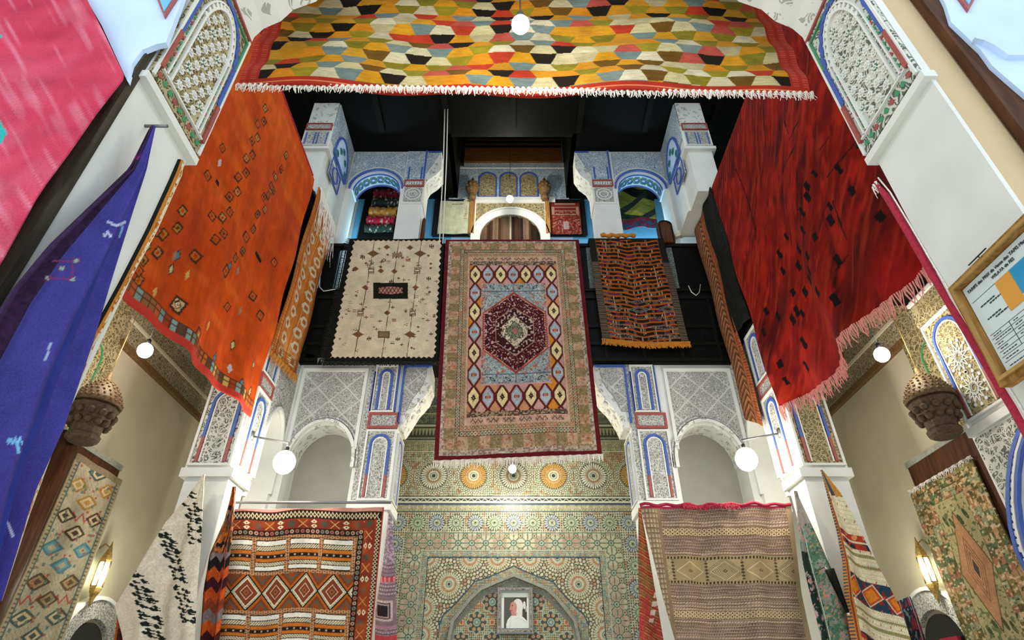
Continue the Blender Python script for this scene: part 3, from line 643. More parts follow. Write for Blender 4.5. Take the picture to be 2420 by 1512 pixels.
# ---- 2. orange rug on the left
OX = -2.44
def inv_map(plane, X):
    return (lambda px, py: onX(px, py, X)) if plane == 'x' else (lambda px, py: onY(px, py, X))
def motif_quads(c, A, B, lst, f, kinds=None):
    """small woven lozenges at real places given by (a, b); A,B are plane coordinates of the grid"""
def lozenge(c, A, B, ca, cb, ra, rb, out, mid=None, dot=None, sk=0.):
    d = np.abs(A-ca-sk*(B-cb))/ra+np.abs(B-cb)/rb; m = d < 1; put(c, m, out)
    if mid: put(c, d < .68, mid)
    if dot: put(c, d < .34, dot)
def boxm(c, A, B, ca, cb, ra, rb, out, mid=None, dot=None, sk=0.):
    d = np.maximum(np.abs(A-ca-sk*(B-cb))/ra, np.abs(B-cb)/rb); put(c, d < 1, out)
    if mid: put(c, d < .68, mid)
    if dot: put(c, d < .34, dot)
def p_orange(A, B):                                # A = y along the wall, B = z
    c = base(A, '#c4480c'); n = fbm(A*6+B*1.5, B*2.2, 11); c *= (.72+.55*n)[..., None]
    mixc(c, (vn(A*2, B*9, 4)-.55)*1.2, '#dc6a1c'); mixc(c, (vn(A*3+2, B*1.3, 9)-.6)*1.4, '#8a2208')
    c *= (.88+.24*vn(A*90+B*10, B*8, 2))[..., None]
    ln = '#4a2a1c'
    chains = [((630, 262), (508, 572), 15, '#b7521c'), ((678, 372), (622, 470), 5, '#c0480f'), ((655, 425), (556, 615), 9, '#9a5a30'), ((438, 505), (335, 655), 6, '#b0701c'), ((745, 470), (600, 795), 0, '#a03a10')]
    for (p0, p1, n, mid) in chains:
        if n:
            a, b = onX(*p0, OX), onX(*p1, OX)
            for i in range(n):
                q = a.lerp(b, i/(n-1)); sgn = .03 if i % 2 else -.03
                boxm(c, A, B, q.y+sgn, q.z, .038, .048, ln, mid if i % 3 else '#b8803a', ln if i % 3 == 1 else '#b83a0a', .25)
    pts = [(528, 350, 1), (497, 415, 1), (525, 385, 0), (466, 605, 1), (527, 640, 1), (425, 720, 2), (428, 603, 3), (413, 636, 4), (380, 545, 1), (362, 580, 4), (340, 640, 1), (456, 790, 1), (538, 628, 3), (497, 770, 5), (560, 640, 6), (560, 815, 4), (512, 845, 3), (480, 870, 4), (548, 870, 7), (597, 862, 4), (590, 925, 4), (560, 905, 3), (455, 795, 5), (505, 510, 1), (420, 604, 6), (600, 700, 1), (608, 745, 1), (540, 725, 1), (372, 690, 5), (648, 620, 1), (583, 560, 1), (640, 440, 1), (450, 650, 5), (385, 775, 1), (520, 900, 6), (575, 735, 6)]
    for k, (px, py, kd) in enumerate(pts):
        q = onX(px, py, OX); r = .040+.016*hsh(k)
        if kd == 1: boxm(c, A, B, q.y, q.z, r, r, ln, '#c2591a', '#a03a10', .3)
        elif kd == 2: boxm(c, A, B, q.y, q.z, .058, .07, ln, '#c9a870', '#b83a0a', .3); lozenge(c, A, B, q.y, q.z, .035, .045, '#2a1a12', '#e0d0a0', '#b03a18')
        elif kd == 3: lozenge(c, A, B, q.y, q.z, .035, .06, ln, '#4d7f8a')
        elif kd == 4: lozenge(c, A, B, q.y, q.z, .035, .06, ln, '#b8b070')
        elif kd == 5: lozenge(c, A, B, q.y, q.z, .022, .05, '#c9a050')
        elif kd == 6: lozenge(c, A, B, q.y, q.z, .030, .05, '#5f7d78', '#c86a3a')
        else: lozenge(c, A, B, q.y, q.z, .03, .05, '#c9b4b0')
    return c
t = thing('orange_rug', (OX, 4, 5), 'big orange rug with small lozenge motifs hanging on the left side of the court', 'rug')
def quadX(X, *pp): return [onX(a, b, X) for a, b in pp]
z1 = onX(740, 378, OX); Yr = z1.y+.02
vv = np.linspace(0, 1, 300); Zt = 7.09
L = [Vector((OX, 2.70, Zt)), Vector((OX, 2.72, onX(285, 700, OX).z+.02))]
R = [Vector((OX, onX(585, 1000, OX).y-.02, Zt)), onX(590, 985, OX)]
def dO(u, v): return .035*np.sin(u*14+v*2)*v+.02*np.sin(u*31+1)*v*v+.01*np.sin(v*20)
P, U, V = patch(L, R, 240, vv, (1, 0, 0), dO)
col = p_orange(P[..., 1], P[..., 2])
Hh = 3.4; low = (1-V)*Hh
m = low < .165; i = np.floor(U*34); cols = ['#a03c14', '#6f8a6a', '#c9a24e', '#54402c', '#b4562a', '#8c5a34', '#7f9a8c', '#c0651e']
put(col, m, '#5a3320'); mm = m & (low > .065) & (low < .155) & (np.abs(U*34-i-.5) < .40); pick(col, mm, hsh(i, 2), cols); put(col, m & (np.abs(low-.11) < .005), '#5a3320')
put(col, low < .06, '#c23a2c'); put(col, V*Hh < .0, '#a8301f')
sheet('field', P, col, 'cloth', t, .014, (1, 0, 0))
s = MB('threadred'); s.tube([P[0, k] for k in range(0, 240, 8)], .012, 0, 6); s.build('bound_edge', t)

# ---- 3. red rug on the right
RX = 2.50
def p_red(A, B):
    c = base(A, '#760f05'); n = fbm(A*3+B*2, B*2.5-A*2, 21); c *= (.25+1.5*n)[..., None]; mixc(c, (fbm(A*9+B*7, B*3-A*3, 41)-.5)*3.2, '#a8200a'); mixc(c, (fbm(A*12+B*9, B*4-A*4, 47)-.55)*3.0, '#2a0603')
    mixc(c, (vn(A*7+B*5, B*1.5, 4)-.5)*1.5, '#9a1c08'); mixc(c, (vn(A*2.2+B*3, B*1.1, 7)-.5)*1.8, '#3a0a06')
    mixc(c, (vn(A*26+B*22, B*3-A*3, 14)-.62)*1.6, '#a83214'); mixc(c, np.clip((2.6+EYE+.6-B), 0, 1)*.55*vn(A*2, B*2, 3), '#8c0c18')
    pts = [(2070, 512), (1965, 488), (1912, 465), (1990, 615), (1915, 605), (1918, 640), (1990, 708), (1912, 660), (1945, 690), (1968, 520), (1866, 690), (1878, 735), (1835, 748), (1870, 755), (1890, 740), (1850, 860), (1895, 865), (1862, 900), (1893, 690), (1900, 500), (1912, 440), (1902, 545), (1842, 640), (1875, 628), (1815, 785), (1812, 735), (1935, 560), (1880, 590), (1850, 560), (1930, 410), (2010, 450), (1895, 810), (1980, 400), (1835, 600)]
    for k, (px, py) in enumerate(pts):
        q = onX(px, py, RX); boxm(c, A, B, q.y, q.z, .019+.016*hsh(k, 1), .040+.024*hsh(k, 2), '#140806', None, None, .2)
    # ladder of dark strokes down the left border
    for k in range(13):
        q = onX(1750-k*4, 262+k*17, RX); boxm(c, A, B, q.y+.02, q.z, .012, .13, '#3a0d08', None, None, -.55)
    for (a, b, r1, r2) in ((1870, 375, .16, .008), (1985, 372, .2, .008), (1880, 310, .1, .008), (1860, 300, .008, .1), (1760, 460, .008, .5), (1950, 340, .07, .006), (1990, 520, .008, .2), (2000, 620, .1, .006)):
        q = onX(a, b, RX); boxm(c, A, B, q.y, q.z, r1, r2, '#2a0a08')
    return c
t = thing('red_rug', (RX, 4, 5), 'large deep red rug with dark flecks hanging on the right side of the court', 'rug')
L = [Vector((RX, 5.15, Zt)), Vector((RX, 5.05, 5.5)), onX(1856, 962, RX)]
bot = [onX(a, b, RX) for a, b in ((1856, 962), (1900, 925), (1950, 892), (1985, 840), (1993, 800), (2040, 752), (2090, 712), (2128, 676), (2148, 640), (2150, 598), (2200, 590))]
bot.append(Vector((RX, 2.45, bot[-1].z)))
nu, nv = 230, 300; u = np.linspace(0, 1, nu); v = np.linspace(0, 1, nv); bt = resamp(bot, u); tp = resamp([Vector((RX, 5.15, Zt)), Vector((RX, 2.45, Zt))], u)
P = tp[None]*(1-v[:, None, None])+bt[None]*v[:, None, None]; U, V = np.meshgrid(u, v)
P[..., 0] -= (.05*np.sin(U*11+V*2)*V+.025*np.sin(U*27+V)*V*V+.012*np.sin(V*17))
col = p_red(P[..., 1], P[..., 2])
sheet('field', P, col, 'cloth', t, .02, (-1, 0, 0))
fringe('fringe', [Vector(P[-1, k]) for k in range(0, nu, 6)], .13, 150, 'threadpink', t, w=.009, seed=5, spread=.35, nrm=(-1, 0, 0))

# ---- 4. central carpet
YC = 5.84
vz = lambda py: (onY(1210, 566, YC).z-zAt(py, YC))/(onY(1210, 566, YC).z-zAt(1086, YC))
def p_center(x, y):                                 # x 0..1, y 0..1
    c = base(x, '#b39a78'); N = vn(x*90, y*150, 3)
    ex = np.minimum(x, 1-x); top = y; H = 1.0
    def micro(m, cols, p, s): 
        i = np.floor(x/p); j = np.floor(y/(p*.6)); pick(c, m, np.where(hsh(i, j, s) < .5, hsh(i, j, s+1), hsh(np.floor(x/p/2), j, s+2)), cols)
    # zones by nested rectangle levels: (x from the edge, y top px, y bottom px)
    Z = [(.0, 566, 1086), (.027, 570, 1076), (.05, 575, 1063), (.115, 590, 1031), (.145, 598, 1018), (.175, 607, 1004), (.185, 618, 986), (.188, 627, 974)]
    ins = lambda k: (ex > Z[k][0]) & (y > vz(Z[k][1])) & (y < vz(Z[k][2]))
    put(c, np.ones_like(x, bool), '#5c1518')
    m = ins(1); put(c, m, '#9c8a72'); micro(m, ['#a89884', '#7a6a5c', '#b6a48c', '#8c6a60', '#a39078'], .010, 5)
    m = ins(2); put(c, m, '#9c8464')
    j = np.floor(y*26); i = np.floor(x*15); side = (ex < .115)
    blk = np.where(side, j, i); odd = (blk % 2) == 0; nn = fbm(x*130, y*210, 8)
    put(c, m & odd, '#ae8e6e'); put(c, m & ~odd, '#84704c'); mixc(c, np.where(m & odd, (nn-.45)*3, 0), '#bc9a76'); mixc(c, np.where(m & odd & (vn(x*60, y*90, 2) > .62), .75, 0), '#a8684c')
    mixc(c, np.where(m & ~odd, (nn-.5)*3, 0), '#a08c60'); mixc(c, np.where(m, (vn(x*200, y*300, 6)-.6)*2, 0), '#4a3c28')
    m = ins(3); put(c, m, '#6a5238'); p = .021; side = ex < .145
    q = np.where(side, y*1.75, x); i = np.floor(q/p); fr = q/p-i-.5; w_ = np.where(side, (ex-.13)/.012, np.where(y < .2, (y-(vz(590)+vz(598))/2)/.006, (y-(vz(1031)+vz(1018))/2)/.009))
    d = (fr*2)**2+w_**2; pick(c, m & (d < .75), hsh(i, 2), ['#b9a98a', '#a3aa90', '#bd8c70', '#9ba08a', '#c4b494']); put(c, m & (d < .2), '#6a5238')
    m = ins(4); put(c, m, '#a68a68'); side = ex < .175; q = np.where(side, y*1.75, x); p = .024; i = np.floor(q/p); fr = q/p-i-.5
    w_ = np.where(side, (ex-.16)/.012, np.where(y < .2, (y-(vz(598)+vz(607))/2)/.007, (y-(vz(1018)+vz(1004))/2)/.010)); d = (fr*1.6+w_*.35)**2*1.4+w_**2
    pick(c, m & (d < .6), hsh(i, 9), ['#7a4a40', '#6c6a48', '#a8603f', '#5f5a44', '#8a4a48', '#7c7450']); put(c, m & (d < .16), '#b89a78')
    m = ins(5); put(c, m, '#c39a80')
    # script band
    q = x*1.0; p = .10; i = np.floor((x-.2)/p); f = (x-.2)/p-i
    for (y0, y1) in ((607, 618), (1004, 986)):
        a, b = sorted((vz(y0), vz(y1))); yy = (y-(a+b)/2)/((b-a)/2)
        curl = (np.abs(yy-.35*np.sin(f*2*PI*3+i)) < .25) | (np.abs((f*6-np.floor(f*6)-.5)**2*5+yy**2-.45) < .18)
        put(c, m & (np.abs(yy) < .75) & curl & (f > .12) & (f < .88) & (x > .2) & (x < .8), '#6d5848')
    m = ins(6); put(c, m, '#57483c'); micro(m, ['#57483c', '#8c7a60', '#3c3a30', '#a88c64', '#6f3c38'], .008, 15)
    m = ins(7); put(c, m, '#bd8f84')
    # hexagon chain ring 7 x 7
    cx0, cx1 = .227, .773; cy0, cy1 = vz(649), vz(940); px_ = (cx1-cx0)/6; py_ = (cy1-cy0)/6
    i = np.round((x-cx0)/px_); j = np.round((y-cy0)/py_); dx = (x-cx0-i*px_)/px_; dy = (y-cy0-j*py_)/py_
    ring = m & ((i <= 0) | (i >= 6) | (j <= 0) | (j >= 6)); pick(c, ring, hsh(np.round((x-cx0)/px_-.5), np.round((y-cy0)/py_-.5), 7), ['#bd8f84', '#c07a28', '#b98a80', '#b87f5a'])
    zz = np.abs(np.abs(dx)+np.abs(dy)-1+.0)
    e = (i+j) % 2 == 0
    hx = np.maximum(np.abs(dx)/.5, (np.abs(dx)*.9+np.abs(dy))/.62)
    put(c, ring & (hx < 1.0), '#5a1f1c'); put(c, ring & (hx < .84) & e, '#3f2a1c'); put(c, ring & (hx < .72) & e, '#d8c08a'); put(c, ring & (hx < .78) & ~e, '#8f4a3c'); put(c, ring & (hx < .72) & ~e, '#93a0a4')
    put(c, ring & ~e & (hx < .5) & (hx > .42), '#b4b8b4')
    rr = np.abs(dx)/.17+np.abs(dy)/.16; put(c, ring & e & (rr < 1+.25*np.sin(np.arctan2(dy, dx)*8)), '#2c1f1a'); put(c, ring & e & (rr < .25), '#a89060')
    put(c, ring & ~e & (np.abs(dx) < .2) & (np.abs(dy) < .06), '#8a3a34'); put(c, ring & ~e & (rr < .7), '#b07a5c'); put(c, ring & ~e & (rr < .3), '#8a3a34')
    # inner field
    fx0, fx1 = .275, .725; m = (x > fx0) & (x < fx1) & (y > vz(671)) & (y < vz(909))
    put(c, m, '#8a9894'); sp = vn(x*170, y*260, 12); put(c, m & (sp > .72), '#6a5a66'); put(c, m & (sp < .2), '#b9b49c'); sp2 = vn(x*60+3, y*90, 13); put(c, m & (sp2 > .84), '#b5603f')
    bd = m & ((x < fx0+.03) | (x > fx1-.03)); put(c, bd, '#a39a8c'); put(c, bd & (sp > .6), '#6a5a5c'); put(c, bd & (sp2 > .7), '#a86a5c')
    for a, b in ((vz(688), vz(690)), (vz(885), vz(887))): put(c, m & (y > a) & (y < b), '#54606a')
    for yc in ((vz(671)+vz(688))/2, (vz(887)+vz(909))/2):
        for xc in (-.32, -.11, .11, .32):
            sx = math.copysign(1, xc); U_ = (x-.5-xc*.48); V_ = (y-yc)*1.75
            a = (U_+sx*V_)/1.41; b = (U_-sx*V_)/1.41; d = (a/.009)**2+(b/.024)**2
            put(c, m & (d < 1), '#2f3634'); put(c, m & (d < .3), '#8c9a90')
    put(c, m & (np.abs(x-.5) < .003) & ((y < vz(690)) | (y > vz(887))), '#7a4a48')
    X = np.abs(x-.5)/(.218); ya, yb = vz(690), vz(886); yc = (vz(741)+vz(831))/2; Yh = (yb-ya)/2; yc = (ya+yb)/2; Y_ = np.abs(y-yc)/Yh
    def hexm(k, flat=.46): return (X < k) & (Y_ < k*(1-(1-flat)*X/k))
    put(c, hexm(1.0), '#a0503c'); put(c, hexm(.975), '#7a2a2c'); st = (np.mod((X*9+Y_*14), .8) < .4); put(c, hexm(.96) & ~hexm(.93) & st, '#c79a78'); put(c, hexm(.93), '#43131b')
    k1 = hexm(.93) & ~hexm(.60); sp = vn(x*120, y*190, 31); put(c, k1 & (sp > .74), '#b5948a'); put(c, k1 & (sp < .16), '#8a4a3c')
    put(c, hexm(.60), '#9a7a62'); put(c, hexm(.575), '#3a1418'); k2 = hexm(.575) & ~hexm(.40); put(c, k2 & (vn(x*90, y*140, 41) > .66), '#b09a84')
    put(c, hexm(.40, .3), '#8c7a60'); k3 = hexm(.385, .3); put(c, k3, '#cdbb9e'); sp = vn(x*150, y*220, 51); put(c, k3 & (sp > .6), '#4c4434'); put(c, k3 & (sp < .22), '#b08a80')
    put(c, hexm(.25, .2), '#565640'); put(c, hexm(.225, .2), '#7f8468'); put(c, hexm(.225, .2) & (vn(x*200, y*300, 6) > .55), '#4a4c38'); put(c, hexm(.11, .2), '#3f3a30'); put(c, hexm(.095, .2), '#9a6458')
    c *= (.86+.28*N)[..., None]; c *= (.93+.14*vn(x*3, y*5, 2))[..., None]
    return c
t = thing('persian_carpet', (0, YC, 5.5), 'beige and maroon medallion carpet hung from the middle of the balcony', 'carpet')
tl, tr, br, bl = [onY(a, b, YC) for a, b in ((1053, 566), (1368, 566), (1423, 1072), (1026, 1088))]
rug('field', tl, tr, br, bl, 430, 640, p_center, (0, -1, 0), 1, 1, lambda u, v: .012*np.sin(u*8+v*3)*v+.008*np.sin(u*19+1)*v, t, lip=.10)
fringe('fringe', [bl, br], .085, 120, 'thread', t, w=.006, seed=7, spread=.12)

# ---- 5. cream kilim, 6. its dark jagged border
YK = 5.86
def p_cream(px, py):                                # works in the flat plane of the kilim: px, py = positions on it
    c = base(px, '#cdbd9d'); c *= (.86+.22*vn(px*.35, py*2.2, 2))[..., None]
    ln, rd, br_, bk = '#4a3527', '#7a3f30', '#6b4a30', '#17180f'
    for (a, b, e, f) in ((885, 570, 838, 838), (943, 570, 903, 838), (996, 570, 962, 838)):
        t_ = (py-b)/(f-b); put(c, np.abs(px-(a+(e-a)*t_)) < .7, ln)
    def loz(a, b, rx, ry, col, in_=None):
        d = np.abs(px-a)/rx+np.abs(py-b)/ry; put(c, d < 1, col)
        if in_: put(c, d < .5, in_)
    def bx(a, b, rx, ry, col): put(c, (np.abs(px-a) < rx) & (np.abs(py-b) < ry), col)
    for (a, b) in ((882, 599), (993, 599), (846, 790), (969, 790)): loz(a, b, 14, 8, br_, rd); loz(a, b, 3, 11, br_); loz(a, b, 17, 3, br_)
    for (a, b) in ((932, 641), (863, 679), (982, 679), (915, 739), (900, 640.), (840, 635), (969, 585), (914, 584)): loz(a, b, 8, 6, br_, rd)
    for (a, b) in ((877, 639), (986, 639), (852, 739), (975, 739)):
        bx(a, b, 7, 4, br_); bx(a, b, 5, 2, '#c9b896')
        for q in (-6, -2, 2, 6): bx(a+q, b-6, .9, 2.4, ln); bx(a+q, b+6, .9, 2.4, ln)
    for q in range(-3, 4): bx(939+q*3.4, 601+(q % 2)*3, 1.2, 7, br_)
    bx(964, 614, 6, 4, '#b07a66'); bx(907, 790, 14, 8, '#5d4a30'); bx(907, 790, 11, 5.5, '#7a6844')
    bx(923, 687, 41, 19, bk); hx = np.abs(px-923)/28; d = (hx < 1) & (np.abs(py-686) < 9*(1-.3*hx)); put(c, d, '#a87a68')
    zz = np.abs(np.mod((px-923)/9+.5, 2)-1)*14-7; put(c, d & (np.abs(py-686-zz) < 1.6), '#2a1a14'); put(c, d & (np.abs(py-686+zz) < 1.6), '#5a2a24')
    rnd = random.Random(4)
    for k in range(110):
        a = rnd.uniform(800, 1035); b = rnd.uniform(578, 832); kd = rnd.random(); cc = rnd.choice([ln, rd, br_, '#8a6a50'])
        if abs(a-923) < 48 and abs(b-687) < 26: continue
        if kd < .3: loz(a, b, 4, 3, cc)
        elif kd < .5: bx(a, b, 5, .8, cc); bx(a, b, .8, 4, cc)
        elif kd < .7: bx(a-2, b, 1.5, 1, cc); bx(a+2, b+2, 1.5, 1, cc); bx(a+3, b-2, 1.2, 1, cc)
        elif kd < .85: bx(a, b, 5, .7, cc); bx(a, b+4, 5, .7, cc)
        else: bx(a, b, 3, .8, cc)
    for (a, b) in ((907, 615), (1013, 658), (872, 800), (940, 801), (1020, 582), (857, 608), (925, 665)):
        for q in (-4, 0, 4): bx(a+q, b-3+abs(q)*.5, 1.2, 2, ln); bx(a+q, b+3-abs(q)*.5, 1.2, 2, ln)
        bx(a, b, 5, .8, ln)
    return c
t = thing('cream_kilim', (-1.5, YK, 6), 'cream kilim with brown motifs and a black jagged edge, left of the central carpet', 'rug')
tl, tr, br, bl = [onY(a, b, YK) for a, b in ((826, 564), (1050, 564), (1036, 856), (766, 856))]
nu, nv = 280, 300
P, U, V = patch([tl, bl], [tr, br], nu, nv, (0, -1, 0), lambda u, v: .008*np.sin(u*9+v*4))
# positions along the cloth measured in the same units as the motif list
cz = (P[..., 2]-EYE)/P[..., 1]; yn = (cz*C_-S_)/(C_+cz*S_); PY = 756-1376*yn; PX = 1210+1376*P[..., 0]/P[..., 1]*(C_-yn*S_)
colr = p_cream(PX, PY)
lx = 835+(778-835)*(PY-567)/283; rx = 1045+(1029-1045)*(PY-567)/283
jag = 5*np.abs(np.mod(PY/7, 2)-1)
out = (PX < lx+jag) | (PX > rx-jag) | (PY < 567+3*np.abs(np.mod(PX/6, 2)-1)) | (PY > 842+4*np.abs(np.mod(PX/6, 2)-1))
put(colr, out, '#12140d')
sheet('field', P, colr, 'cloth', t, .012, (0, -1, 0))
fringe('fringe', [bl+Vector((0, 0, .01)), br+Vector((0, 0, .01))], .05, 110, 'threadblack', t, w=.008, seed=9)
fringe('side_fringe', [tl, bl], .05, 90, 'threadblack', t, w=.007, down=(-1, 0, -.2), seed=10)

t = thing('dark_rug', (-1.6, 5.89, 5.1), 'dark rug of which only a grey fringe shows under the cream kilim', 'rug')
a, b = onY(752, 846, 5.885), onY(1040, 846, 5.885)
rug('field', Vector((a.x, 5.885, a.z+.5)), Vector((b.x, 5.885, b.z+.5)), b, a, 40, 40, lambda x, y: base(x, '#14150f'), (0, -1, 0), 1, 1, None, t, thick=.005)
fringe('fringe', [a, b], .07, 90, 'metal', t, w=.007, seed=12)

# ---- 7. striped orange and brown kilim right of the centre
def p_striped(x, y):                                # 0..1
    c = base(x, '#1c150d'); yy = y+.012*np.sin(x*9)+.006*np.sin(x*23); r = yy*26; i = np.floor(r); f = r-i
    wv = .10*np.abs(np.mod(x*5, 2)-1)*np.clip(y*3-1.6, 0, 1)
    c *= (.7+.7*vn(x*80, y*160, 3))[..., None]
    m = (np.mod(r+wv, 1) < .30+.12*hsh(i, 4)); put(c, m, '#a04c0e'); mixc(c, np.where(m, .5*vn(x*12, i, 5), 0), '#9c4a10')
    put(c, ~m & (hsh(np.floor(x*34), i, 7) < .22), '#54483a'); put(c, ~m & (hsh(np.floor(x*60), i, 8) < .06), '#8a7c68'); put(c, ~m & (hsh(np.floor(x*20), i, 9) < .12), '#5c2438')
    for (ya, n, h) in ((.70, 3, .030), (.86, 2, .022), (.94, 2, .020), (.63, 3, .016), (.78, 5, .012)):
        q = x*n; fx = (q-np.floor(q)-.5)*2; d = np.abs(fx)*1.2+np.abs(y-ya)/h
        put(c, d < 1.0, '#7a7064'); put(c, d < .82, '#2c1c14'); put(c, (d < .6) & (d > .48), '#8a7c70')
    put(c, (hsh(np.floor(x*7), np.floor(y*14), 3) < .4) & (np.abs(x*7-np.floor(x*7)-.5) < .035), '#8c7a5c')
    put(c, y < .02, '#241c12'); ed = np.minimum(x, 1-x); m = ed < .085; put(c, m, '#1c1812'); put(c, m & (np.mod(y*80, 1) < .45) & (y > .25), '#75624e'); put(c, (ed > .08) & (ed < .09), '#4a3c2c')
    return c
t = thing('striped_kilim', (1.4, YK, 6), 'orange and dark brown striped kilim hung right of the central carpet', 'rug')
tl, tr, br, bl = [onY(a, b, YK) for a, b in ((1391, 563), (1568, 563), (1630, 815), (1424, 808))]
rug('field', tl, tr, br, bl, 230, 290, p_striped, (0, -1, 0), 1, 1, lambda u, v: .02*np.sin(u*7+2)*v+.012*np.sin(v*9)*np.sin(u*5), t, lip=.12)
fringe('fringe', [bl+Vector((0, -.01, .04)), (bl+br)/2+Vector((0, -.02, .0)), br+Vector((0, -.01, .04))], .07, 260, 'threadorange', t, w=.011, seed=14, spread=.4)
s = MB('brown', 'oak', 'black')
rnd = random.Random(2); k = 0
for i in range(30):
    u_, v_ = rnd.uniform(.1, .9), rnd.uniform(.12, .97); P0 = tl.lerp(tr, u_).lerp(bl.lerp(br, u_), v_)
MT['sequin'] = M_plain('bright_sequin', '#fff2d8', .15, 1, bs=0); 
for i in range(26):
    s = MB('sequin')
    u_, v_ = rnd.uniform(.12, .88), rnd.uniform(.22, .98); P0 = tl.lerp(tr, u_).lerp(bl.lerp(br, u_), v_); s.ball(P0+Vector((0, -.035, 0)), .008, 0, 8); s.build('sequin', t)
t = thing('rolled_cloth', (1.15, 5.96, ZR), 'bright orange folded cloth lying on the handrail above the striped kilim', 'cloth')
a, b = onY(1419, 558, 5.93), onY(1500, 558, 5.93)
s = MB('threadorange'); n = 14; s.tube([(a.x+(b.x-a.x)*i/n, 5.875, zAt(557, 5.88)+.012*math.sin(i*1.7)) for i in range(n+1)], [.028+.008*math.sin(i*2.1) for i in range(n+1)], 0, 10); s.build('roll', t)

# ---- 8. ochre runner on the left rail
GX = -2.43
def p_gold(x, y):
    c = base(x, '#b5651c'); c *= (.7+.6*vn(x*110, y*9, 2))[..., None]; st = vn(x*150, y*12, 6); mixc(c, (st-.5)*1.6, '#d9b476')
    for cx in (.32, .68):
        j = np.floor(y*13); f = y*13-j-.5; dx = np.abs(x-cx-.04*np.sin(j*2.3)); m = (dx < .13) & (np.abs(f) < .36); put(c, m & (dx < .13-.2*np.abs(f)), '#c9b79a'); put(c, m & (dx < .05) & (np.abs(f) < .16), '#a35c20')
    m = (np.minimum(x, 1-x) < .08) | (y > .93); put(c, m & (np.mod(y*160, 1) < .4), '#8a4514'); put(c, np.abs(np.minimum(x, 1-x)-.1) < .012, '#8a3a10')
    return c
t = thing('ochre_runner', (GX, 5.4, 6), 'narrow ochre kilim runner hung just right of the orange rug', 'rug')
tl, tr, br, bl = Vector((GX, 5.07, Zt)), Vector((GX, 5.84, Zt)), onX(702, 888, GX), onX(640, 826, GX)
rug('field', tl, tr, br, bl, 110, 260, p_gold, (1, 0, 0), 1, 1, lambda u, v: .02*np.sin(u*9+1)+.01*np.sin(v*12), t)
fringe('fringe', [bl, br], .10, 60, 'threadorange', t, w=.008, seed=16, spread=.3, nrm=(1, 0, 0))
a, b = onX(750, 470, GX+.03), onX(782, 530, GX+.03)
fringe('top_fringe', [Vector((GX+.03, 5.10, 7.12)), Vector((GX+.03, 5.80, 7.12))], .5, 46, 'thread', t, w=.006, down=(0, .25, -1), spread=.25, seed=17, nrm=(1, 0, 0))

# ---- 9. right runner and black rug
BX = 2.49
def p_chev(x, y):
    c = base(x, '#9a5e38'); r = np.mod(y*34+np.where(x < .5, x, 1-x)*6*np.where(x < .62, 1, 0), 1); m = (x > .10) & (x < .60)
    put(c, m & (r < .45), '#5d3c26'); put(c, m & (r > .5) & (r < .62), '#b58a60'); put(c, (x > .60), '#a45c34'); put(c, (x > .74) & (np.mod(y*90, 1) < .4), '#7a3c20'); put(c, np.abs(x-.62) < .02, '#5d3c26'); put(c, np.abs(x-.1) < .015, '#6a4428')
    c *= (.75+.5*vn(x*20, y*60, 3))[..., None]; return c
t = thing('brown_runner', (BX, 5.6, 5.6), 'long rust brown runner with slanting stripes hung in the right back corner', 'rug')
q = [onX(1641, 480, BX), onX(1700, 470, BX)]
tl, tr = Vector((BX, 5.88, 7.08)), Vector((BX, 5.45, 7.08)); bl, br = onX(1765, 985, BX), onX(1806, 1006, BX)
bl.y = 5.72; br.y = 5.34
rug('field', tl, tr, br, bl, 90, 330, p_chev, (-1, 0, 0), 1, 1, lambda u, v: .012*np.sin(u*7)+.010*np.sin(v*14), t)
t = thing('black_rug', (BX, 5.25, 6), 'narrow black rug hung between the brown runner and the red rug', 'rug')
def p_blk(x, y): c = base(x, '#121410'); c *= (.6+1.2*vn(x*14+y*22, y*60-x*9, 4))[..., None]; put(c, (np.mod(y*30+x*3, 1) < .12) & (y < .45), '#2c2f26'); return c
tl, tr = Vector((BX-.01, 5.44, 7.08)), Vector((BX-.01, 5.06, 7.08)); bl, br = onX(1738, 785, BX-.01), onX(1768, 752, BX-.01)
rug('field', tl, tr, Vector((BX-.01, 5.02, br.z)), Vector((BX-.01, 5.42, bl.z)), 60, 150, p_blk, (-1, 0, 0), 1, 1, lambda u, v: .012*np.sin(u*8+v*9), t)

